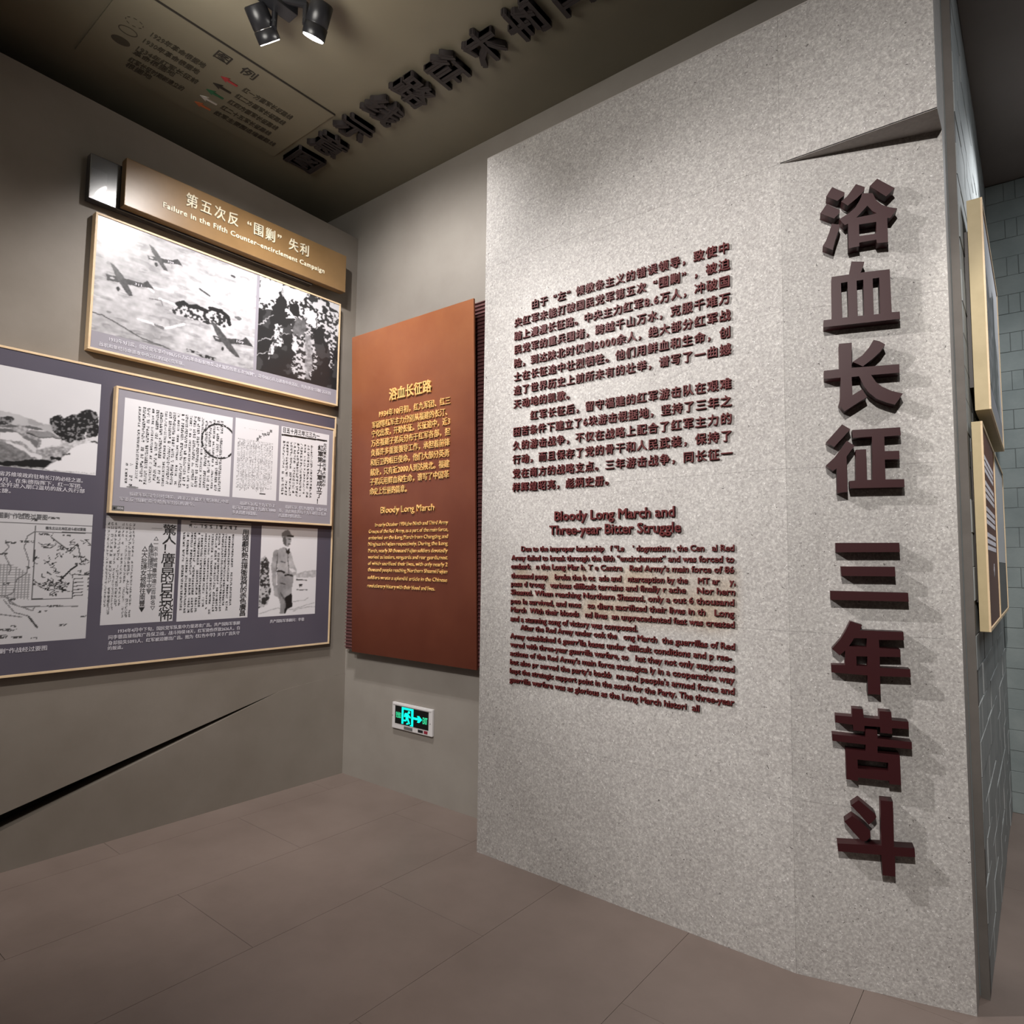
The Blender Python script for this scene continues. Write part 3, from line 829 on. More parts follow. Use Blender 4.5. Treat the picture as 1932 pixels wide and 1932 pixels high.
# ------------------------------------------------------------------ exit sign
eq = rect_of([(-3.2242,0.5487),(-2.8675,0.546),(-2.8646,0.3876),(-3.2254,0.3878)])
ex = root('exit_sign', ((eq[0] + eq[2]) / 2, YC, eq[1]), 'small white emergency exit sign with lit green running figure and arrow low on wall', 'exit sign')
box('housing', (eq[0], eq[1], 0.0, eq[2], eq[3], 0.018), M['white_plastic'], ex, FC, 0.004)
box('rim', (eq[0] + 0.01, eq[3] - 0.014, 0.018, eq[2] - 0.01, eq[3] - 0.008, 0.021), M['white_plastic'], ex, FC, 0.001)
sq = rect_of([(-3.1942,0.5294),(-2.8967,0.5291),(-2.8971,0.4222),(-3.1934,0.4216)])
box('screen', (sq[0], sq[1], 0.017, sq[2], sq[3], 0.0205), M['screen'], ex, FC)
EX = [(-3.1322,0.5262),(-3.0328,0.5273),(-3.0292,0.424),(-3.1325,0.4246),(-3.1156,0.5133),(-3.0499,0.5129),(-3.048,0.4578),(-3.1154,0.4539)]
def ring_prism(o_, i_, dd, t_=0.0012):
    return prism(o_, dd, dd + t_, i_)
door = prism([(-3.1322,0.5275),(-3.0269,0.5274),(-3.0272,0.423),(-3.0567,0.4235),(-3.0568,0.4274),(-3.0444,0.432),(-3.0461,0.5148),(-3.1156,0.5144),(-3.1157,0.4272),(-3.1325,0.4259)], 0.0205, 0.0217)
link('door_symbol', door, M['green_glow'], ex, FC.mat(0, 0, 0))
fig = merge([(prism([(-3.0773,0.5035),(-3.0716,0.5102),(-3.0617,0.5106),(-3.0563,0.5045),(-3.0592,0.497),(-3.069,0.4942),(-3.0759,0.4971)], 0.0205, 0.0218), Matrix.Identity(4)),
             (prism([(-3.1009,0.496),(-3.0771,0.4969),(-3.0628,0.4845),(-3.0507,0.4771),(-3.0524,0.469),(-3.0663,0.4721),(-3.0723,0.4751),(-3.0699,0.4623),(-3.0552,0.4382),(-3.0629,0.4317),(-3.0732,0.4433),(-3.0836,0.4575),(-3.0892,0.446),(-3.1131,0.4436),(-3.1142,0.4541),(-3.0954,0.4544),(-3.0943,0.4771),(-3.102,0.4693),(-3.1109,0.4719),(-3.1067,0.4885)], 0.0205, 0.0218), Matrix.Identity(4)),
             (prism([(-3.081,0.4394),(-3.069,0.436),(-3.0727,0.4288),(-3.0925,0.4275)], 0.0205, 0.0218), Matrix.Identity(4))])
link('running_figure', fig, M['green_glow'], ex, FC.mat(0, 0, 0))
arr = prism([(-3.0265,0.4809),(-2.9865,0.4818),(-2.9946,0.4928),(-2.9754,0.4947),(-2.9499,0.4757),(-2.9741,0.4542),(-2.9933,0.4546),(-2.986,0.4675),(-3.026,0.4678)], 0.0205, 0.0217)
link('arrow', arr, M['green_glow'], ex, FC.mat(0, 0, 0))
line(ex, FC, '安全出口', (-3.1839,-3.1384,0.4747,0.04), M['green_dim'], d=0.0205, depth=0.001, off=0.01, cy=0.37)
line(ex, FC, 'EXIT', (-2.9441,-2.9044,0.4739,0.054), M['green_dim'], d=0.0205, depth=0.001, off=0.02, cy=0.35)
bq = rect_of([(-3.1121,0.4115),(-3.035,0.4135),(-3.0363,0.3949),(-3.1115,0.3943)])
box('test_plate', (bq[0], bq[1], 0.015, bq[2], bq[3], 0.0195), M['grey_plate'], ex, FC)
bq = rect_of([(-2.9864,0.4128),(-2.9431,0.4142),(-2.9438,0.3981),(-2.987,0.3971)])
box('indicator', (bq[0], bq[1], 0.015, bq[2], bq[3], 0.0195), M['black'], ex, FC)
bq = rect_of([(-2.9329,0.4139),(-2.9035,0.4149),(-2.9041,0.3988),(-2.9332,0.3983)])
box('button', (bq[0], bq[1], 0.015, bq[2], bq[3], 0.021), M['red_dot'], ex, FC)
for px in [(-3.2191,0.4643),(-2.8827,0.462)]:
    box('screw', (px[0] - 0.002, px[1] - 0.003, 0.017, px[0] + 0.002, px[1] + 0.003, 0.019), M['black'], ex, FC)

# ------------------------------------------------------------------ title sign over the panels (bronze bar in front of a dark blue bar)
tq = rect_of([(1.2806,3.498),(2.6706,3.5132),(2.6723,3.2471),(1.2803,3.253)])
ts = root('title_sign', (XL, 1.9, tq[1]), 'bronze title bar with cream lettering in front of a glossy dark blue bar', 'title sign')
box('title_bar', (tq[0], tq[1], 0.062, tq[2], tq[3], 0.115), M['bronze'], ts, FL, 0.003)
box('backing_bar', ((1.1366,3.2412)[0], 3.243, 0.004, 2.455, 3.482, 0.055), M['navy'], ts, FL, 0.004)
box('side_band', (tq[0] + 0.002, tq[1] + 0.002, 0.0555, tq[2] - 0.002, tq[3] - 0.002, 0.063), M['edge_dark'], ts, FL)
t0 = [(1.6208,3.4176),(2.3436,3.4246)]
chars(ts, FL, '第五次反“围剿”失利', t0[0][0], 0.1, (t0[0][1] + t0[1][1]) / 2, (1.6207,2.3436,3.4222,0.0819)[3], M['cream'], 0.012, 0.004, 0.115, t0[1][0], em=0.85)
words(ts, FL, 'Failure in the Fifth Counter–encirclement Campaign', (1.4704,2.4973,3.3339,0.0441), M['cream'], off=0.02, depth=0.003, d=0.115, em=0.95, space=1.12, cy=0.3)

# ------------------------------------------------------------------ framed panels on the left wall
def framed(name, q, d1, thick, board, label, back_d=0.0, rail=0.011, lip=0.004, group=None):
    u0, v0, u1, v1 = q
    r_ = root(name, (XL, (u0 + u1) / 2, v0), label, 'display panel', group)
    box('board', (u0 + 0.004, v0 + 0.004, back_d, u1 - 0.004, v1 - 0.004, d1 - lip), board, r_, FL)
    box('frame_rail', (u0, v1 - rail, back_d, u1, v1, d1), M['wood'], r_, FL, 0.0012)
    box('frame_rail', (u0, v0, back_d, u1, v0 + rail, d1), M['wood'], r_, FL, 0.0012)
    box('frame_rail', (u0, v0 + rail, back_d, u0 + rail, v1 - rail, d1), M['wood'], r_, FL, 0.0012)
    box('frame_rail', (u1 - rail, v0 + rail, back_d, u1, v1 - rail, d1), M['wood'], r_, FL, 0.0012)
    return r_
A1 = 0.055
qa = rect_of([(1.1766,3.1831),(2.6891,3.1944),(2.6777,2.4799),(1.1764,2.4723)])
pa = framed('display_panel', qa, A1, 0.05, M['lilac'], 'framed panel under the title bar with biplanes photograph and soldiers photograph', 0.006)
dA = A1 - 0.004 + 0.0006
line(pa, FL, '1933年9月底，国民党军集中100万兵力向革命根据地发动大规模的第五次“围剿”，其中50万兵力进攻中央苏区。图为进攻“围剿”苏区的', (1.2708,2.6249,2.5508,0.0259), M['caption'], d=dA, depth=0.0008, off=0.01, name='caption_line')
line(pa, FL, '敌机和集结待命进攻中央苏区的国民党军队。', (1.2262,1.6543,2.5135,0.0237), M['caption'], d=dA, depth=0.0008, off=0.01, name='caption_line')

A2 = 0.036
ql = rect_of([(0.8289,2.4),(2.6945,2.4089),(2.6887,0.8771),(0.9167,0.8827)])
ql = (-0.62, ql[1], ql[2], ql[3])
pb = framed('display_panel', ql, A2, 0.03, M['violet'], 'largest framed panel, violet grey, lowest on the left wall with map, village and newspaper prints', 0.004)
A3 = 0.075
qm = rect_of([(1.3107,2.3079),(2.6504,2.317),(2.6558,1.6581),(1.3107,1.6591)])
pc = framed('display_panel', qm, A3, 0.035, M['lilac'], 'small framed panel of three documents mounted over the larger violet grey panel', A2 + 0.001)
dB, dC = A2 - 0.004 + 0.0006, A3 - 0.004 + 0.0006
for pts, s in [((0.8176,1.1984,1.8113,0.0232), '江西省苏维埃政府驻地长汀的必经之道。'), ((0.7931,1.1976,1.7836,0.0231), '1934年9月，在朱德指挥下，红一军团、'), ((0.7944,1.2093,1.7601,0.0231), '战役，全歼进入朋口温坊的敌人先行部'), ((0.7957,0.9089,1.7333,0.0223), '取得大捷。'),
               ((0.871,1.0924,1.001,0.0249), '“围剿”作战经过要图'),
               ((1.3997,2.0591,1.0564,0.0234), '1934年4月中下旬，国民党军队集中力量进攻广昌。共产国际军事顾'), ((1.3556,2.0586,1.0276,0.0233), '问李德直接指挥广昌保卫战，战斗持续18天，红军毙伤俘敌2626人，自'), ((1.3557,2.0592,0.9986,0.0232), '身却损失5093人、红军被迫撤出广昌。图为《红色中华》关于广昌失守'), ((1.356,1.4266,0.9729,0.0218), '的报道。'),
               ((2.253,2.4942,1.0524,0.0231), '共产国际军事顾问：李德')]:
    line(pb, FL, s, pts, M['caption'], d=dB, depth=0.0008, off=0.01, name='caption_line')
for pts, s in [((1.4,1.9369,1.7629,0.0219), '福建军区司令员叶剑英、政委万永诚关于坚决执行中革'), ((1.3564,1.7383,1.733,0.0213), '军委反“围剿”命令给各军分区的训令。'),
               ((2.0034,2.2364,1.7611,0.0241), '福建军区红十九军在上'), ((1.9591,2.2377,1.7331,0.024), '杭马洋洞歼敌十九路军1000'), ((1.9603,2.1159,1.7053,0.0237), '多人的胜利战报。'),
               ((2.3029,2.6094,1.7608,0.0257), '福建军区《红色战线》刊载叶剑'), ((2.26,2.6081,1.7345,0.0255), '英、谭震林指挥红十九军取得上杭水'), ((2.2592,2.4215,1.7057,0.0251), '西渡胜利的消息。')]:
    line(pc, FL, s, pts, M['caption'], d=dC, depth=0.0008, off=0.012, name='caption_line')
sb = rect_of([(1.3233,1.6959),(1.3794,1.697),(1.3794,1.6703),(1.3247,1.6696)])
box('audio_sticker', (sb[0], sb[1], dC - 0.001, sb[2], sb[3], dC + 0.0006), M['grey_plate'], pc, FL)
line(pc, FL, '006', (1.348,1.3758,1.6843,0.0167), M['caption'], d=dC + 0.0006, depth=0.0006, name='sticker_number')
k0 = (1.3342,1.6831)
link('sticker_icon', prism([(k0[0] + 0.006 * math.cos(t * 0.7), k0[1] + 0.006 * math.sin(t * 0.7)) for t in range(9)], dC + 0.0006, dC + 0.0012), M['ink'], pc, FL.mat(0, 0, 0))
# ------------------------------------------------------------------ prints on the left wall panels
def clipcell(k=1.0):
    return (CELL[0] * k, CELL[1] * k)
def vline(parent, face, s, u, va_, vb_, w, h, m, d=0.0, off=0.0, depth=0.0006, name='headline'):
    """lettering set in an upright column, first sign at va_, last at vb_"""
    ms = []
    n = len(s)
    for i, c in enumerate(s):
        if c == ' ':
            continue
        me, a, b = glyphs(c, off, 0.15)
        v = va_ + (vb_ - va_) * i / max(1, n - 1)
        uo = u - (0.5 * w if is_cjk(c) else (a + b) / 2 * w)
        ms.append((me, face.mat(uo, v - 0.37 * h, d, w, h, depth / 0.3)))
    return link(name, merge(ms), m, parent)

# biplanes over a walled town
q = rect_of([(1.1752,3.1684),(2.0682,3.1736),(2.0595,2.5793),(1.1875,2.5711)])
P = Print(FL, *q, clipcell(0.85), seed=4, warp=0.004)
n1_, n2_, n3_ = P.fbm(3, 4), P.fbm(24, 3), P.noise(60, 22)
P.t = 0.68 + 0.20 * (n1_ - 0.4) + 0.22 * (n2_ - 0.5) + 0.10 * (n3_ - 0.5)
P.t -= 0.14 * np.clip((P.noise(26, 12) - 0.62) * 6, 0, 1) * (n3_ > 0.35)
P.t += 0.12 * (P.V - P.v0) / (P.v1 - P.v0) * 0.6
for a in [[(1.504,2.8413),(1.639,2.8248),(1.7811,2.8242)], [(1.4728,2.8684),(1.4326,2.8866),(1.5723,2.9019)], [(1.4038,2.6983),(1.5421,2.6864),(1.6432,2.7379)]]:
    P.stroke(a, 0.006, 0.93)
P.stroke([(1.1833,2.6651),(1.2312,2.666),(1.2949,2.6448),(1.351,2.6255),(1.4281,2.5987),(1.5372,2.5831),(1.631,2.5591)], 0.0032, 0.28)
P.stroke([(1.7185,2.9681),(1.7809,2.9471)], 0.004, 0.18)
P.stroke([(1.4553,2.8252),(1.5145,2.8339),(1.524,2.8047)], 0.002, 0.35)
P.fill([(1.4191,2.5857),(1.4869,2.5907),(1.5375,2.5778),(1.4678,2.5802)], 0.4)
P.fill([(1.4865,2.6967),(1.5368,2.6902),(1.5326,2.675),(1.4872,2.6831)], 0.4)
P.fill([(1.8752,3.0274),(2.0565,3.0652),(2.0602,2.9818),(1.9494,2.97)], 0.86 + 0.2 * (P.noise(50) - 0.5))
P.t[P.poly([(1.2435,2.9334),(1.3712,2.9597),(1.4701,2.9209),(1.3208,2.8481)])] -= 0.02
town = P.poly([(1.5967,2.8279),(1.6057,2.8582),(1.642,2.87),(1.6642,2.855),(1.7012,2.8724),(1.7624,2.8637),(1.7783,2.8824),(1.8465,2.8903),(1.8943,2.8704),(1.9109,2.8172),(1.8688,2.7874),(1.8168,2.7893),(1.7777,2.7777),(1.7275,2.783),(1.6841,2.7778),(1.6411,2.7813),(1.594,2.7778),(1.5574,2.7882)])
P.t[town] = np.where(P.noise(46) + 0.4 * P.noise(90) > 0.72, 0.78, 0.12)[town]
for a in [[(925,535),(960,528),(985,548)], [(1000,535),(1070,560)], [(1090,555),(1150,568),(1190,600),(1198,640)]]:
    pass
P.stroke([(1.6013,2.8403),(1.6371,2.8618),(1.6646,2.8462),(1.7017,2.8614),(1.7663,2.8514)], 0.011, 0.08)
P.stroke([(1.7843,2.8763),(1.8472,2.8766),(1.8926,2.8559),(1.9039,2.8151)], 0.011, 0.08)
P.stroke([(1.6662,2.5957),(1.7256,2.5947),(1.759,2.5866),(1.8321,2.586)], 0.009, np.where(P.noise(60) > 0.5, 0.12, 0.6))
P.blob((1.9128,3.1109), 0.016, 0.008, 0.2)
P.blob((1.9541,2.8676), 0.022, 0.010, 0.35, 0.8)
P.blob((1.2636,2.6912), 0.012, 0.006, 0.5)
for quad in [
    ([(1.2533,2.9523),(1.2717,2.9459),(1.3179,2.904),(1.3712,2.8132),(1.3528,2.805),(1.3361,2.8223),(1.3064,2.8586),(1.2798,2.8955)], [(1.2391,2.8829),(1.282,2.888),(1.3326,2.8885),(1.4175,2.8983),(1.4358,2.9196),(1.474,2.8827),(1.4426,2.8815),(1.3667,2.8639),(1.2926,2.861),(1.2477,2.8554)]),
    ([(1.4383,3.1191),(1.4604,3.1106),(1.4972,3.0762),(1.5392,3.0082),(1.5209,3.0059),(1.4964,3.0326),(1.4677,3.065),(1.4519,3.0836)], [(1.4298,3.0558),(1.4828,3.0632),(1.5636,3.0763),(1.5886,3.0968),(1.6166,3.063),(1.5902,3.0643),(1.5138,3.0467),(1.4396,3.0361)]),
    ([(1.7877,2.8057),(1.8165,2.7949),(1.8827,2.7394),(1.9795,2.6315),(1.9555,2.6289),(1.9041,2.6585),(1.8552,2.7064),(1.8187,2.7499)], [(1.8008,2.7186),(1.866,2.7232),(1.9866,2.7427),(2.01,2.7682),(2.0593,2.721),(2.0158,2.72),(1.9258,2.7026),(1.8215,2.6902)])]:
    P.fill(quad[1], 0.16 + 0.1 * P.noise(60))
    P.fill(quad[0], 0.20 + 0.12 * P.noise(60))
for c in [(1.2999,2.8255), (1.4799,3.0211), (1.8691,2.6573)]:
    P.blob(c, 0.008, 0.012, 0.12)
for c in [(1.2692,2.8732), (1.4506,3.0509), (1.8297,2.7107)]:
    P.blob(c, 0.011, 0.005, 0.75)
P.soften(1)
P.build(pa, dA - 0.0004, M['photo'])
for t, s in [((1.3774,1.4116,2.8787,0.0176), '311'), ((1.5356,1.5693,3.0617,0.0161), '309'), ((1.9511,1.9946,2.726,0.0197), '109')]:
    line(pa, FL, s, t, M['caption'], d=dA + 0.0002, depth=0.0005, name='print_number', off=0.01)

# soldiers crowded in a trench
q = rect_of([(2.0861,3.1727),(2.6757,3.1912),(2.6674,2.5869),(2.0807,2.582)])
P = Print(FL, *q, clipcell(0.85), seed=9, warp=0.02)
hi = P.noise(44, 34) * 0.65 + P.noise(90, 70) * 0.35
P.t = 0.10 + 0.10 * (P.fbm(10) > 0.62)
top_m = P.V > P.v1 - 0.36 * (P.v1 - P.v0) + 0.05 * (P.noise(8) - 0.5)
P.t[top_m] = np.where(hi > 0.5, 0.88, 0.12)[top_m]
P.fill([(2.0861,3.1727),(2.4467,3.1837),(2.3633,3.1045),(2.3067,3.1115),(2.2679,3.0484),(2.1862,3.0655),(2.1348,3.0364),(2.0826,3.0497)], 0.92)
P.fill([(2.4189,3.1485),(2.6727,3.1848),(2.6708,3.1098),(2.5692,3.1183),(2.48,3.0901)], np.where(P.noise(20) > 0.42, 0.85, 0.15))
P.fill([(2.2176,3.1445),(2.236,3.1571),(2.2545,3.1068),(2.2747,3.0505),(2.2732,2.9245),(2.2076,2.8804),(2.157,2.8289),(2.1761,2.9943),(2.2057,3.0781)], 0.10)
P.stroke([(2.227,3.1452),(2.2464,3.1041)], 0.006, 0.8)
P.blob((2.3308,3.0367), 0.040, 0.045, 0.08)
P.fill([(2.3199,2.9637),(2.3675,3.0035),(2.425,3.0017),(2.48,2.9078),(2.5103,2.7082),(2.4633,2.5967),(2.4414,2.6019),(2.3915,2.5969),(2.3349,2.609),(2.3325,2.7653),(2.3104,2.86)], 0.14 + 0.62 * (hi > 0.52))
P.fill([(2.3321,2.8408),(2.3523,2.8591),(2.3647,2.7991),(2.3429,2.7492),(2.3242,2.7632)], 0.85)
P.fill([(2.3512,2.9858),(2.4112,2.9847),(2.4284,2.919),(2.3727,2.8776),(2.3167,2.8744)], 0.25 + 0.2 * hi)
P.fill([(2.4075,2.9002),(2.4654,2.9037),(2.4766,2.7386),(2.4528,2.6046),(2.4268,2.605)], 0.5 + 0.4 * (hi - 0.4))
P.fill([(2.1999,2.9028),(2.2576,2.9074),(2.2521,2.7814),(2.2128,2.7585),(2.1703,2.674),(2.1682,2.7222),(2.1911,2.8018)], 0.2 + 0.65 * (hi > 0.48))
P.fill([(2.5568,3.0482),(2.6667,3.095),(2.6655,2.9601),(2.6427,2.8202),(2.6284,2.7105),(2.6075,2.7319),(2.6141,2.8393),(2.5625,2.9047)], 0.15 + 0.7 * (hi > 0.52))
P.fill([(2.4078,3.0674),(2.511,3.0605),(2.4999,2.9656),(2.4263,2.9699)], 0.9)
P.stroke([(2.5023,3.0906),(2.4868,2.9227)], 0.004, 0.06)
for a in [[(2.0886,2.7734),(2.1837,2.8181),(2.2894,2.8666)], [(2.0843,2.8686),(2.1533,2.9135),(2.1907,2.9618)], [(2.0865,2.6767),(2.1618,2.7205),(2.1992,2.7671)]]:
    P.stroke(a, 0.003, 0.7)
P.soften(1)
P.build(pa, dA - 0.0004, M['photo'])

# river village with trees
q = rect_of([(0.7294,2.3098),(1.2547,2.3151),(1.2548,1.8518),(0.732,1.8374)])
P = Print(FL, *q, clipcell(0.85), seed=12, warp=0.008)
hi = P.noise(50) * 0.6 + P.noise(95) * 0.4
P.t = 0.86 + 0.05 * P.fbm(2) + 0 * P.U
P.fill([(0.7421,2.0957),(0.8469,2.1017),(0.888,2.0984),(0.9592,2.0814),(1.0254,2.0668),(1.0554,2.0631),(1.0653,2.0204),(0.749,1.9781)], 0.70 + 0.10 * (P.noise(6) - 0.5))
P.fill([(0.7466,2.0186),(0.8912,2.0436),(0.9902,2.0433),(1.0885,2.0107),(1.2541,2.0181),(1.2548,1.8518),(0.732,1.8374)], 0.60 + 0.5 * (hi - 0.5))
P.fill([(0.9955,1.9483),(1.1043,1.9998),(1.2538,2.0227),(1.2527,1.9669),(1.1312,1.932),(1.0342,1.9101)], 0.78 + 0.4 * (hi - 0.5))
P.fill([(0.8095,2.0545),(0.8555,2.0695),(0.872,2.0793),(0.8905,2.0792),(0.9037,2.0671),(0.8978,2.0481),(0.8641,2.0389),(0.811,2.0297)], 0.16 + 0.35 * (hi > 0.55))
P.fill([(0.9522,2.0801),(1.0105,2.0712),(1.0185,2.0586),(0.9607,2.0556)], 0.62)
P.fill([(1.0423,2.0963),(1.0564,2.1121),(1.0825,2.1187),(1.0998,2.1102),(1.1146,2.1201),(1.1355,2.1357),(1.1591,2.1355),(1.1723,2.1544),(1.1892,2.1668),(1.2129,2.175),(1.2379,2.1667),(1.2523,2.1433),(1.2523,2.0967),(1.2562,2.0695),(1.2447,2.0398),(1.2207,2.0314),(1.1736,2.0149),(1.1276,1.9961),(1.0968,1.9986),(1.0786,2.0243),(1.0564,2.0455),(1.044,2.0656)], 0.08 + 0.42 * (hi > 0.58))
P.fill([(0.8444,2.0288),(0.8912,2.0436),(0.9265,2.0342),(0.8923,2.0251)], 0.34)
P.fill([(0.8516,2.0199),(0.8923,2.0251),(0.8895,2.0135),(0.8523,2.0074)], 0.86)
P.fill([(0.748,1.9943),(0.8786,2.0228),(0.9353,2.0039),(0.9083,1.9868),(0.749,1.9781)], 0.34)
P.fill([(0.8941,1.993),(0.934,2.0011),(0.937,1.9741),(0.9024,1.9688)], 0.86)
P.fill([(0.933,2.0439),(0.9898,2.0502),(1.0196,2.0394),(0.9621,2.0316)], 0.34)
P.fill([(0.9621,2.0316),(1.0181,2.0392),(1.0173,2.0285),(0.9626,2.0213)], 0.86)
P.fill([(0.8527,2.0016),(0.9211,2.0059),(0.9502,1.9891),(0.9879,1.9819),(0.988,1.9542),(0.9592,1.956),(0.93,1.9731),(0.8544,1.9716)], 0.88)
P.fill([(0.9543,2.0182),(0.9708,2.0287),(1.0126,2.033),(1.0649,2.0274),(1.0931,2.0097),(1.01,2.0019)], 0.46 + 0.12 * hi)
P.stroke([(0.9558,2.0167),(1.0108,2.0003),(1.0932,2.0079)], 0.0025, 0.15)
P.fill([(1.0087,1.9991),(1.0932,2.007),(1.0893,1.969),(1.0681,1.9694),(1.0103,1.9452)], 0.90)
P.fill([(0.9344,1.9943),(0.9565,2.0047),(1.0046,1.9688),(0.9982,1.9522),(0.9724,1.9752)], 0.40)
P.fill([(0.9293,1.9858),(0.9687,1.9773),(0.9954,1.9518),(0.9968,1.9268),(0.9595,1.9517)], 0.84)
P.fill([(0.7502,1.9578),(0.8892,1.9584),(0.9394,1.9316),(1.0067,1.9046),(0.9634,1.8834),(0.7568,1.8454)], 0.40 + 0.3 * (hi - 0.4))
P.stroke([(0.8822,1.9607),(0.9464,1.9326),(1.0141,1.9021)], 0.008, 0.86)
P.fill([(0.9996,1.9402),(1.0909,1.9665),(1.1446,1.9698),(1.1087,1.92),(1.0199,1.9038)], 0.6 + 0.5 * (hi - 0.5))
P.fill([(0.7566,1.8486),(0.9148,1.8737),(0.9842,1.893),(1.0424,1.8954),(1.0667,1.8879),(1.0336,1.8557),(0.9299,1.8518),(0.7573,1.8373)], 0.06)
P.fill([(1.1407,1.9693),(1.1981,2.0031),(1.2586,2.0095),(1.2548,1.8518),(1.0302,1.8501),(1.0727,1.8869),(1.1087,1.92)], 0.94)
P.stroke([(1.0626,1.9068),(1.0956,1.9093)], 0.007, 0.08)
P.stroke([(1.1045,1.9283),(1.1346,1.9396)], 0.004, 0.2)
P.stroke([(1.1983,2.0581),(1.1998,2.0007)], 0.003, 0.88)
P.fill([(1.2249,2.0293),(1.2366,2.0385),(1.257,2.0399),(1.2554,2.0229),(1.2256,2.0165)], 0.88)
P.stroke([(1.2258,2.0128),(1.2583,2.0159)], 0.003, 0.1)
P.soften(1)
P.build(pb, dB - 0.0004, M['photo'])

# campaign map
q = rect_of([(0.7623,1.6449),(1.2544,1.6475),(1.2515,1.0347),(0.7798,1.0297)])
P = Print(FL, *q, clipcell(), seed=15)
P.t[:] = 0.80
ink = 0.22
P.stroke([(0.7658,1.5863),(0.8767,1.5868),(1.256,1.5875)], 0.0022, ink)
for a in [[(1.015,1.5772),(1.0181,1.2326)], [(1.0181,1.2326),(1.2536,1.2303)], [(1.0152,1.5497),(1.2563,1.553)]]:
    P.stroke(a, 0.0024, ink)
reg = P.poly([(0.7769,1.3981),(0.9282,1.399),(1.0079,1.3486),(1.0075,1.2304),(0.9373,1.2413),(0.7853,1.2545)])
gu, gv = (P.U / 0.0125) % 1, (P.V / 0.0115) % 1
P.t[reg & ((gu < 0.3) | (gv < 0.3))] = 0.52
for a in [[(1.0142,1.5531),(0.9836,1.5263),(0.976,1.4752),(0.9974,1.4079),(0.9932,1.3571),(0.9532,1.324),(0.9462,1.2659),(0.9164,1.2502),(0.896,1.2525)],
          [(0.9232,1.25),(0.9353,1.2166),(0.9812,1.198),(1.0815,1.1977),(1.2122,1.1911)], [(0.9016,1.5065),(0.9171,1.4737),(0.8982,1.4484),(0.9292,1.3824),(0.9243,1.3492)],
          [(0.9105,1.234),(0.9549,1.1743),(1.0118,1.1546),(1.0433,1.1021)], [(0.9166,1.2461),(0.9599,1.2072),(1.0246,1.1791),(1.0308,1.1957)], [(0.834,1.1886),(0.9009,1.1689),(0.9839,1.152)]]:
    P.stroke(a, 0.0025, 0.42)
rs = random.Random(5)
def scrib(cx, cy, rx, ry, n, inked=0.15, k=3, w=0.0018):
    for _ in range(n):
        x, y = cx + rs.uniform(-rx, rx), cy + rs.uniform(-ry, ry)
        pts = [(x, y)]
        for _ in range(k):
            x += rs.uniform(-0.022, 0.022)
            y += rs.uniform(-0.016, 0.016)
            pts.append((x, y))
        P.stroke(pts, w, inked)
ci = [(1.0226,1.532),(1.2475,1.2395)]
icx, icy, irx, iry = (ci[0][0] + ci[1][0]) / 2, (ci[0][1] + ci[1][1]) / 2, abs(ci[1][0] - ci[0][0]) / 2, abs(ci[0][1] - ci[1][1]) / 2
scrib(icx, icy, irx * 0.95, iry * 0.92, 34)
scrib(icx - irx * 0.2, icy - iry * 0.5, irx * 0.45, iry * 0.35, 26, 0.1)
P.stroke([(1.1269,1.3173),(1.1734,1.3739),(1.1981,1.3917)], 0.0035, 0.15)
P.stroke([(1.0777,1.5298),(1.117,1.4963),(1.157,1.4621),(1.1939,1.4985),(1.2145,1.4096)], 0.0025, 0.2)
for i in range(46):
    x, y = P.u0 + rs.random() * (P.u1 - P.u0), P.v0 + rs.random() * (P.v1 - P.v0)
    if reg[min(P.ny - 1, int((y - P.v0) / (P.v1 - P.v0) * P.ny)), min(P.nx - 1, int((x - P.u0) / (P.u1 - P.u0) * P.nx))] and rs.random() < 0.7:
        continue
    w_ = rs.uniform(0.012, 0.03)
    m_ = (abs(P.U - x) < w_) & (abs(P.V - y) < 0.0055) & (P.noise(120) > 0.42)
    P.t[m_] = 0.25
lg = P.poly([(1.1819,1.3474),(1.2514,1.3442),(1.2528,1.2304),(1.1851,1.2309)])
P.t[lg] = 0.8
P.stroke([(1.1819,1.3474),(1.1851,1.2309)], 0.002, ink)
P.stroke([(1.1819,1.3474),(1.2514,1.3442)], 0.002, ink)
for yy in [(1.1955,1.3251),(1.1965,1.3074),(1.1975,1.2897),(1.1984,1.272),(1.1993,1.2569),(1.2,1.2428)]:
    P.stroke([(yy[0] - 0.01, yy[1]), (yy[0] + 0.03, yy[1] + 0.004)], 0.002, 0.15)
    m_ = (P.U > yy[0] + 0.05) & (P.U < yy[0] + 0.13) & (abs(P.V - yy[1]) < 0.006) & (P.noise(130) > 0.45)
    P.t[m_] = 0.25
P.stroke([(1.0121,1.1504),(1.047,1.1002)], 0.004, 0.2)
P.build(pb, dB - 0.0004, M['photo'])
line(pb, FL, '第五次反“围剿”作战经过要图', (0.764,1.0591,1.6203,0.0283), M['ink_grey'], d=dB, depth=0.0006, off=0.01, name='map_title')
line(pb, FL, '赣东北以北地区战斗经过要图', (1.0549,1.2247,1.5701,0.0159), M['ink_grey'], d=dB, depth=0.0006, off=0.012, name='map_title')

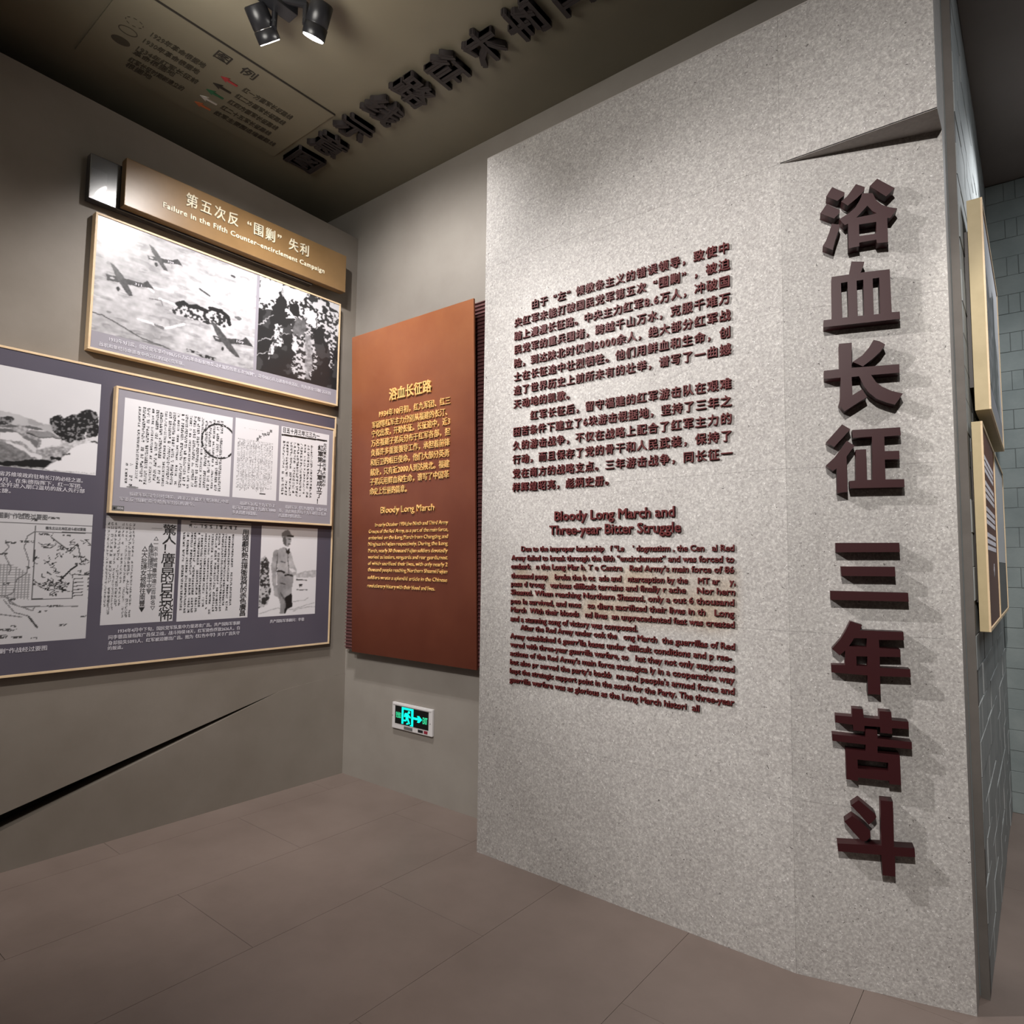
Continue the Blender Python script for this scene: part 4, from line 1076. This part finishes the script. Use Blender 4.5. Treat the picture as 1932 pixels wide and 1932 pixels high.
# cuttings on the large panel
q = rect_of([(1.3113,1.646),(1.6673,1.6455),(1.6711,1.0897),(1.3158,1.0932)])
P = Print(FL, *q, clipcell(0.72), seed=21)
P.t = 0.80 + 0.05 * P.fbm(4)
c0, c1 = [(1.3027,1.6153),(1.457,1.6239)], [(1.3233,1.1038),(1.4808,1.0938)]
P.columns(c0[0][0], c1[0][1] if c1[0][1] < c0[0][1] else c0[0][1], c0[1][0], c0[0][1], 9, 26, 0.36, 0.86, 0.6, 0.15)
P.stroke([(1.5365,1.591),(1.5899,1.5904)], 0.0012, 0.4)
P.t[(P.V > P.v1 - 0.012)] = 0.72
P.build(pb, dB - 0.0004, M['photo'])
hl = [(1.6314,1.6174),(1.6295,1.1121),(1.5657,1.5382),(1.5581,1.167),(1.541,1.5017),(1.535,1.2539),(1.5084,1.4811),(1.5064,1.1617)]
vline(pb, FL, '驚人！廣昌的白色恐怖', (hl[0][0] + hl[1][0]) / 2, hl[0][1] - 0.03, hl[1][1] + 0.01, 0.078, 0.062, M['ink'], dB, 0.004)
vline(pb, FL, '△一天中被捕羣眾達三百餘名▽', (hl[2][0] + hl[3][0]) / 2, hl[2][1], hl[3][1], 0.027, 0.027, M['ink_grey'], dB, 0.004)
vline(pb, FL, '▲搶劫擄掠十室十空▼', (hl[4][0] + hl[5][0]) / 2, hl[4][1], hl[5][1], 0.029, 0.032, M['ink_grey'], dB, 0.004)
vline(pb, FL, '△大批婦女被解往南豐▼', (hl[6][0] + hl[7][0]) / 2, hl[6][1], hl[7][1], 0.032, 0.034, M['ink'], dB, 0.0)
q = rect_of([(1.6899,1.6435),(2.1055,1.6468),(2.1043,1.0848),(1.6902,1.0885)])
P = Print(FL, *q, clipcell(0.72), seed=22)
P.t = 0.84 + 0.04 * P.fbm(4)
c0 = [(1.7011,1.58),(2.0023,1.5887),(1.7166,1.1031),(2.0113,1.0988)]
P.columns(c0[0][0], c0[2][1], c0[1][0], c0[0][1], 15, 34, 0.12, 0.93, 0.72, 0.12)
P.t[(abs(P.V - (P.v1 - 0.008)) < 0.0035) & (P.U > P.u0 + 0.05)] = 0.15
c1 = [(1.7277,1.6184),(2.0195,1.6141)]
P.columns(c1[0][0], c1[1][1] - 0.012, c1[1][0], c1[0][1] + 0.01, 10, 1, 0.25, 1.0, 0.6)
P.build(pb, dB - 0.0004, M['photo'])
hl = [(2.076,1.6052),(2.0677,1.1086),(2.0365,1.5067),(2.0399,1.1707)]
vline(pb, FL, '用頭顱和熱血捍衛我們的赤色廣昌', (hl[0][0] + hl[1][0]) / 2, hl[0][1] - 0.012, hl[1][1] + 0.005, 0.044, 0.037, M['ink'], dB, 0.010)
q_ = hl[2]

# standing officer with a cap
q = rect_of([(2.1738,1.6368),(2.5728,1.6404),(2.5749,1.0817),(2.174,1.0852)])
P = Print(FL, *q, clipcell(), seed=31, warp=0.006)
hi = P.noise(40) * 0.6 + P.noise(80) * 0.4
P.t = 0.92 + 0.03 * P.fbm(3)
P.fill([(2.1768,1.4382),(2.2037,1.4521),(2.2331,1.4161),(2.2337,1.3344),(2.2523,1.2525),(2.2347,1.1537),(2.1745,1.1385)], 0.15 + 0.6 * (hi > 0.5))
P.fill([(2.4141,1.3405),(2.4891,1.359),(2.5759,1.3655),(2.5709,1.3201),(2.4258,1.316)], 0.74 + 0.3 * (hi - 0.5))
P.stroke([(2.4317,1.3027),(2.475,1.3022)], 0.004, 0.15)
P.stroke([(2.4805,1.3011),(2.5047,1.3018)], 0.003, 0.2)
P.fill([(2.4447,1.2762),(2.4727,1.2795),(2.4715,1.2549),(2.4624,1.2664),(2.4521,1.2535)], 0.08)
P.stroke([(2.4343,1.2407),(2.5051,1.237)], 0.003, 0.35)
P.stroke([(2.18,1.1027),(2.3081,1.1323),(2.4128,1.1182),(2.5639,1.1588)], 0.0028, 0.7)
P.stroke([(2.4108,1.1648),(2.4967,1.1756),(2.5181,1.1891)], 0.0028, 0.7)
P.stroke([(2.4132,1.1089),(2.4769,1.1245),(2.5764,1.1295)], 0.0028, 0.7)
body = 0.70 + 0.22 * (P.noise(12) - 0.5) + 0.14 * (hi - 0.5)
P.fill([(2.2844,1.4919),(2.3277,1.5133),(2.3565,1.501),(2.3784,1.4809),(2.399,1.4456),(2.4077,1.3893),(2.4023,1.3659),(2.3928,1.3406),(2.2932,1.3596),(2.286,1.4074)], body)
P.fill([(2.2643,1.4851),(2.2883,1.4948),(2.2934,1.4258),(2.2839,1.3615),(2.2865,1.2791),(2.3203,1.205),(2.3108,1.187),(2.2764,1.2065),(2.2624,1.2978),(2.2487,1.3798),(2.252,1.4437)], body - 0.08)
P.fill([(2.3906,1.4436),(2.4069,1.4081),(2.4256,1.3705),(2.4248,1.3404),(2.404,1.3256),(2.378,1.3407),(2.3813,1.3612),(2.4,1.3705)], body)
P.fill([(2.2881,1.3597),(2.3981,1.3406),(2.4053,1.2956),(2.397,1.2398),(2.4007,1.2024),(2.3466,1.195),(2.296,1.2241)], body - 0.12)
P.fill([(2.3001,1.224),(2.3462,1.2042),(2.3581,1.1669),(2.3509,1.0936),(2.3178,1.0972),(2.3192,1.1593)], body - 0.2)
P.fill([(2.3468,1.1904),(2.3936,1.2213),(2.4029,1.2024),(2.4036,1.1353),(2.3724,1.1257),(2.3551,1.0934),(2.3467,1.0938),(2.3585,1.1576)], 0.08)
P.stroke([(2.2901,1.3597),(2.3137,1.3596),(2.3399,1.3502)], 0.005, 0.1)
P.stroke([(2.3458,1.3335),(2.3719,1.3352),(2.3933,1.3285)], 0.005, 0.1)
P.stroke([(2.2891,1.4764),(2.2876,1.4166),(2.2837,1.3661)], 0.003, 0.3)
P.stroke([(2.358,1.4637),(2.3688,1.4079),(2.3735,1.3473)], 0.0025, 0.35)
P.stroke([(2.311,1.4214),(2.3456,1.4114)], 0.003, 0.35)
P.stroke([(2.3168,1.2859),(2.3482,1.278)], 0.0035, 0.2)
P.stroke([(2.3164,1.2235),(2.347,1.1857)], 0.003, 0.25)
P.fill([(2.3396,1.5043),(2.3569,1.4917),(2.3709,1.5069),(2.3767,1.4715),(2.3644,1.4619),(2.3469,1.4803)], 0.1)
P.fill([(2.3723,1.3752),(2.3976,1.378),(2.4196,1.3611),(2.3923,1.3519)], 0.92)
P.fill([(2.322,1.5745),(2.3765,1.5746),(2.3798,1.5484),(2.3717,1.5388),(2.3643,1.5143),(2.3412,1.5155),(2.3236,1.5373)], 0.60)
P.fill([(2.3179,1.5743),(2.3356,1.5731),(2.344,1.5473),(2.3432,1.5174),(2.3238,1.5327)], 0.30)
P.stroke([(2.3539,1.5607),(2.3729,1.5595)], 0.003, 0.15)
P.stroke([(2.3594,1.531),(2.3741,1.5314)], 0.0025, 0.2)
P.fill([(2.3116,1.5759),(2.3126,1.6001),(2.3286,1.6157),(2.3556,1.6207),(2.3751,1.6084),(2.3781,1.5879),(2.3933,1.5809),(2.3723,1.5745)], 0.45)
P.stroke([(2.353,1.5813),(2.3955,1.5791)], 0.0035, 0.05)
for bc in [(2.3652,1.4433),(2.3699,1.4079),(2.3723,1.3752)]:
    P.blob(bc, 0.003, 0.003, 0.15)
P.soften(1)
P.build(pb, dB - 0.0004, M['photo'])

# documents on the small panel
q = rect_of([(1.355,2.2562),(1.9408,2.264),(1.9382,1.7938),(1.3548,1.7919)])
P = Print(FL, *q, clipcell(0.72), seed=41)
P.t = 0.93 + 0.03 * P.fbm(3)
c0 = [(1.4184,2.2384),(1.8969,2.2386),(1.8775,1.8039),(1.433,1.7878)]
P.columns(c0[0][0], c0[2][1] + 0.0, (c0[1][0] + c0[2][0]) / 2, c0[0][1] - 0.01, 21, 34, 0.10, 0.88, 0.62, 0.06)
cc = (1.8632,2.1071)
ang = np.arctan2((P.V - cc[1]), (P.U - cc[0]))
rr = np.hypot((P.U - cc[0]) / 0.100, (P.V - cc[1]) / 0.098)
P.t[(abs(rr - 1) < 0.055) & (abs(ang) > 0.62) & (P.noise(40) > 0.28)] = 0.12
P.t[(P.U > (c0[1][0] + c0[2][0]) / 2 - 0.11) & (P.V < P.v1 - 0.26) & (P.V > P.v0 + 0.26) & (rr > 1.1) & (P.t < 0.5)] = 0.93
sg = [(1.3796,1.9213),(1.3966,1.7998)]
P.columns(sg[0][0] - 0.01, sg[1][1], sg[0][0] + 0.035, sg[0][1], 2, 8, 0.15, 0.7, 0.55)
P.blob((1.4145,1.7977), 0.03, 0.006, 0.5)
P.build(pc, dC - 0.0004, M['photo'])
q = rect_of([(1.9564,2.2624),(2.238,2.2658),(2.2392,1.7929),(1.9571,1.7936)])
P = Print(FL, *q, clipcell(0.72), seed=42)
P.t[:] = 0.94
c0 = [(1.9737,2.146),(2.2047,2.1452),(2.2136,1.8246),(1.9838,1.8265)]
P.columns(c0[0][0], c0[2][1] + 0.005, c0[1][0], c0[0][1], 22, 44, 0.45, 0.85, 0.6, 0.1)
c1 = [(1.9798,2.2134),(2.1464,2.2234),(2.1373,2.2082)]
P.columns(c1[0][0], c1[2][1], c1[1][0], c1[0][1], 16, 3, 0.55, 0.6, 0.5)
for i in range(6):
    a = [(2.1006,2.155),(2.1863,2.2208)]
    x = a[0][0] + (a[1][0] - a[0][0]) * i / 5
    y = a[0][1] + (a[1][1] - a[0][1]) * i / 5 + 0.008 * math.sin(i * 1.2)
    m_ = (abs(P.U - x) < 0.0085) & (abs(P.V - y) < 0.011) & (P.noise(70) > 0.4)
    P.t[m_] = 0.4
P.stroke([(2.1297,1.8281),(2.1639,1.8275)], 0.004, 0.2)
P.build(pc, dC - 0.0004, M['photo'])
q = rect_of([(2.2577,2.2626),(2.6105,2.2648),(2.6115,1.7953),(2.2584,1.7935)])
P = Print(FL, *q, clipcell(0.72), seed=43)
P.t[:] = 0.94
c0 = [(2.2671,2.1873),(2.5067,2.1855),(2.5106,1.8118),(2.2672,1.8034)]
P.columns(c0[0][0], c0[2][1], c0[1][0] - 0.012, c0[0][1] - 0.012, 9, 19, 0.14, 0.93, 0.6, 0.06)
P.stroke([(2.264,2.2102),(2.3414,2.2131),(2.4496,2.2157),(2.59,2.2207)], 0.006, 0.08)
P.build(pc, dC - 0.0004, M['photo'])
hl = [(2.5436,2.1713),(2.5533,1.8152),(2.5785,2.1912),(2.5832,1.9254)]
vline(pc, FL, '紅軍第十九軍成立了！', (hl[0][0] + hl[1][0]) / 2, hl[0][1] - 0.004, hl[1][1], 0.046, 0.038, M['ink'], dC, 0.016)
vline(pc, FL, '在紅軍不斷的偉大勝利中', (hl[2][0] + hl[3][0]) / 2, hl[2][1], hl[3][1], 0.026, 0.024, M['ink'], dC, 0.004)
line(pc, FL, '日五十月三年三三九一', (2.2689,2.5361,2.2425,0.0363), M['ink'], d=dC, depth=0.0006, off=0.012, name='headline')

# ------------------------------------------------------------------ ceiling: map legend plate, raised title, track lamp
lg_ = root('ceiling_legend', (-3.37, 1.59, H), 'thin legend plate of route map on ceiling with coloured arrows and small dark text', 'map legend')
box('plate', (1.040, -3.683, 0.0, 2.140, -3.057, 0.007), M['ceiling'], lg_, FZ, 0.001)
box('plate_edge_shadow', (1.036, -3.0575, 0.0, 2.144, -3.0525, 0.0085), M['a_black'], lg_, FZ)  # black strip standing in for the shadow along the plate's edge
DZ = 0.0072
tt = [(1.5247,-3.1405),(1.6652,-3.1398)]
for c, (u, v) in zip('图例', tt):
    me, a, b = glyphs(c, 0.0, 0.15)
    link('character', me, M['a_black'], lg_, FZ.mat(u - 0.045, v - 0.37 * 0.07, DZ, 0.09, 0.07, 0.01))
ARR = [('a_red', [(1.5833,-3.2765),(1.6744,-3.2753)]), ('a_black', [(1.5818,-3.3567),(1.6806,-3.3536)]), ('a_green', [(1.5828,-3.4301),(1.6775,-3.4307)]), ('a_white', [(1.5839,-3.5055),(1.6785,-3.5024)]), ('a_orange', [(1.5893,-3.5784),(1.6781,-3.5757)])]
for k, (a, b) in ARR:
    v = (a[1] + b[1]) / 2
    L_ = b[0] - a[0]
    pts = [(a[0], v), (a[0] + L_ * 0.45, v + 0.022), (a[0] + L_ * 0.36, v + 0.008), (b[0], v + 0.006), (b[0], v - 0.006), (a[0] + L_ * 0.36, v - 0.008), (a[0] + L_ * 0.45, v - 0.022)]
    link('arrow', prism(pts, 0.0, 0.004), M[k], lg_, FZ.mat(0, 0, DZ))
for t, s in [((1.7073,2.0042,-3.2719,0.0398), '红一方面军长征路线'), ((1.7068,2.0059,-3.3482,0.0412), '红二方面军长征路线'), ((1.7054,2.0049,-3.4236,0.0426), '红四方面军长征路线'), ((1.7033,2.0061,-3.4999,0.0441), '红二十五军长征路线'), ((1.7035,2.08,-3.5724,0.0458), '敌军主要围追堵截路线'),
             ((1.235,1.4991,-3.274,0.0341), '1929年革命根据地'), ((1.2285,1.5004,-3.3435,0.0352), '1930年革命根据地'), ((1.2288,1.53,-3.4199,0.0366), '1934年红军长征前'), ((1.2274,1.4293,-3.4616,0.037), '革命根据地'), ((1.2327,1.507,-3.5322,0.0385), '红军长征时期新建立的'), ((1.2388,1.362,-3.5804,0.0388), '根据地')]:
    t = (t[0], t[1], t[2], 0.048)
    line(lg_, FZ, s, t, M['legend_ink'], d=DZ, depth=0.002, off=0.004)
for nm, c, e, hole in (('legend_symbol', (1.158,-3.4374), [(1.1168,-3.4338),(1.2009,-3.441)], 0), ('legend_symbol', (1.156,-3.3445), [(1.1135,-3.342),(1.1988,-3.3452)], 1), ('legend_symbol', (1.1542,-3.2662), [(1.1175,-3.267),(1.197,-3.2679)], 2)):
    r_ = max(0.02, abs(e[1][0] - e[0][0]) / 2)
    rv = 0.028
    ring_ = lambda k: [(c[0] + r_ * k * math.cos(i * math.pi / 16), c[1] + rv * k * math.sin(i * math.pi / 16)) for i in range(32)]
    if hole < 2:
        me = prism(ring_(1), 0.0, 0.0015, [ring_(0.88)] if hole else [])
    else:
        ms = []
        for i in range(0, 32, 4):
            a_, b_ = i * math.pi / 16, (i + 2) * math.pi / 16
            q4 = [(c[0] + r_ * k * math.cos(t), c[1] + rv * k * math.sin(t)) for k, t in ((1, a_), (1, b_), (0.9, b_), (0.9, a_))]
            ms.append((prism(q4, 0.0, 0.0015), Matrix.Identity(4)))
        me = merge(ms)
    link(nm, me, M['legend_ink'], lg_, FZ.mat(0, 0, DZ))

cl_ = root('ceiling_lettering', (-2.5, 2.27, H), 'row of large black raised Chinese characters fixed along the ceiling by the back wall', 'lettering')
for i, c in enumerate('图意示线路征长军红'):
    me, a, b = glyphs(c, 0.034, 0.15)
    link('large_character', me, M['black_letter'], cl_, FZ.mat(2.272 - 0.5 * 0.215, -3.540 + 0.2507 * i - 0.37 * 0.198, 0, 0.215, 0.198, 0.030 / 0.3))

def cyl_between(p, q, r0, r1, n=28, cap=True):
    p, q = Vector(p), Vector(q)
    z = (q - p).normalized()
    x = z.orthogonal().normalized()
    y = z.cross(x)
    V, F = [], []
    for c, r in ((p, r0), (q, r1)):
        for i in range(n):
            t = 2 * math.pi * i / n
            V.append(c + x * r * math.cos(t) + y * r * math.sin(t))
    for i in range(n):
        j = (i + 1) % n
        F.append((i, j, n + j, n + i))
    if cap:
        F.append(tuple(range(n))[::-1])
        F.append(tuple(range(n, 2 * n)))
    return mesh(V, F)

def lathe_between(p, q, prof, n=32):
    """profile (t along p-q, radius) turned round the axis"""
    p, q = Vector(p), Vector(q)
    z = (q - p)
    x = z.normalized().orthogonal().normalized()
    y = z.normalized().cross(x)
    V, F = [], []
    for t, r in prof:
        for i in range(n):
            a = 2 * math.pi * i / n
            V.append(p + z * t + (x * math.cos(a) + y * math.sin(a)) * r)
    for k in range(len(prof) - 1):
        for i in range(n):
            j = (i + 1) % n
            F.append((k * n + i, k * n + j, (k + 1) * n + j, (k + 1) * n + i))
    F.append(tuple(range(n))[::-1])
    F.append(tuple(range((len(prof) - 1) * n, len(prof) * n)))
    me = mesh(V, F)
    for f in me.polygons:
        f.use_smooth = len(f.vertices) == 4
    return me

tl = root('track_lamp', (-2.47, 1.45, H), 'black ceiling lamp with two lit cylindrical spot heads', 'spotlight')
kc = (1.5692,-2.5798)
box('gear_box', (kc[0] - 0.36, kc[1] - 0.035, 0.0, kc[0], kc[1] + 0.035, 0.075), M['black'], tl, FZ, 0.003)
la_, lb_ = (1.5149,-2.6793), (1.622,-2.4988)
la_, lb_ = Vector((la_[1], la_[0], H - 0.17)), Vector((lb_[1], lb_[0], H - 0.17))
xa_, xb_ = Vector((-0.226, 0.70, -0.68)).normalized(), Vector((-0.52, 0.06, -0.84)).normalized()
heads = [(la_ - xa_ * 0.145, la_, 0.0), (lb_ - xb_ * 0.145, lb_, 1.0)]
for p, q_, k in heads:
    hd = link('lamp_head', lathe_between(p, q_, [(0, 0.045), (0.03, 0.050), (0.62, 0.050), (0.63, 0.047), (0.66, 0.047), (0.67, 0.0515), (0.985, 0.0515), (1.0, 0.049)]), M['black'], tl)
    z = (Vector(q_) - Vector(p))
    link('lens', lathe_between(Vector(p) + z * 0.99, Vector(p) + z * 1.02, [(0, 0.047), (1, 0.045)]), M['lens'], hd)
    for tpos in (0.645,) if k == 0 else ():
        link('ring', lathe_between(Vector(p) + z * 0.635, Vector(p) + z * 0.655, [(0, 0.0505), (1, 0.0505)]), M['chrome'], hd)
    mid_ = Vector(p) + z * 0.45
    side = Vector((0.78, 0.625, 0)) * (0.058 if k == 0 else -0.058)
    top_ = Vector((mid_.x + side.x, mid_.y + side.y, H - 0.03))
    a_ = mid_ + side
    link('bracket', merge([(cyl_between(a_ + Vector((0, 0, -0.03)), top_, 0.013, 0.013, 14), Matrix.Identity(4)), (cyl_between(mid_, a_ + side * 0.15, 0.012, 0.012, 14), Matrix.Identity(4)),
                           (cyl_between(top_, Vector((kc[1], kc[0] - 0.12, H - 0.045)), 0.022, 0.022, 14), Matrix.Identity(4))]), M['black'], tl)

# ------------------------------------------------------------------ panels on the block wall of the far room
def thick_panel(y0, y1, z0, z1, d0, d1, face_m, label):
    r_ = root('display_panel', (XB, (y0 + y1) / 2, z0), label, 'display panel')
    box('box_frame', (y0, z0, d0, y1, z1, d1 - 0.006), M['mdf'], r_, FB, 0.001)
    rl = 0.012
    for b in ((y0, z1 - rl, y1, z1), (y0, z0, y1, z0 + rl), (y0, z0 + rl, y0 + rl, z1 - rl), (y1 - rl, z0 + rl, y1, z1 - rl)):
        box('frame_rail', (b[0], b[1], d1 - 0.0065, b[2], b[3], d1), M['wood'], r_, FB, 0.001)
    box('face_board', (y0 + rl, z0 + rl, d1 - 0.006, y1 - rl, z1 - rl, d1 - 0.004), face_m, r_, FB)
    box('batten', (y0 + 0.05, z0 + 0.1, 0.0, y1 - 0.05, z1 - 0.1, d0), M['edge_dark'], r_, FB)
    return r_
p1 = thick_panel(2.964, 4.10, 2.018, 2.832, 0.0157, 0.065, M['lilac'], 'higher thick panel with pale wooden box frame and black and white photograph on block wall')
P = Print(FB, 3.0, 2.14, 4.06, 2.80, (0.008, 0.005), seed=51)
P.t = 0.88 + 0.1 * (P.fbm(3) - 0.5)
P.fill([(3.02, 2.14), (3.9, 2.14), (3.85, 2.45), (3.6, 2.50), (3.5, 2.62), (3.3, 2.55), (3.1, 2.62)], 0.45 + 0.5 * (P.noise(20) - 0.5))
P.fill([(3.45, 2.14), (3.7, 2.14), (3.66, 2.66), (3.52, 2.66)], 0.3)
P.build(p1, 0.0616, M['photo'])
p2 = thick_panel(2.858, 3.606, 1.209, 1.957, 0.0085, 0.0416, M['orange'], 'lower terracotta panel with white text lines in pale wooden box frame on block wall')
rt = random.Random(8)
for i in range(4):                                   # four paragraphs too oblique to read: rows of small marks
    bs = []
    for r_ in range(3):
        u = 2.95
        while u < 3.50:
            w_ = rt.uniform(0.010, 0.018)
            bs.append((u, 1.832 - 0.095 * i - 0.024 * r_, 0.0, u + w_, 1.848 - 0.095 * i - 0.024 * r_, 0.0006))
            u += w_ + rt.uniform(0.004, 0.007)
    o = link('text_block', boxes_mesh(bs), M['caption'], p2, FB.mat(0, 0, 0.0378))
    o['kind'] = 'stuff'
link('emblem', prism([(3.30 + 0.03 * math.cos(i * math.pi / 5 + math.pi / 2) * (1 if i % 2 == 0 else 0.4), 1.42 + 0.03 * math.sin(i * math.pi / 5 + math.pi / 2) * (1 if i % 2 == 0 else 0.4)) for i in range(10)], 0, 0.0008), M['caption'], p2, FB.mat(0, 0, 0.0378))
p3 = thick_panel(3.620, 4.495, 1.209, 1.957, 0.0085, 0.0416, M['grey_plate'], 'lower panel beside the terracotta one, white print above a grey lower part')
P = Print(FB, 3.66, 1.46, 4.45, 1.92, (0.01, 0.008), seed=52)
P.t = 0.9 + 0.06 * (P.fbm(3) - 0.5)
P.build(p3, 0.0382, M['photo'])
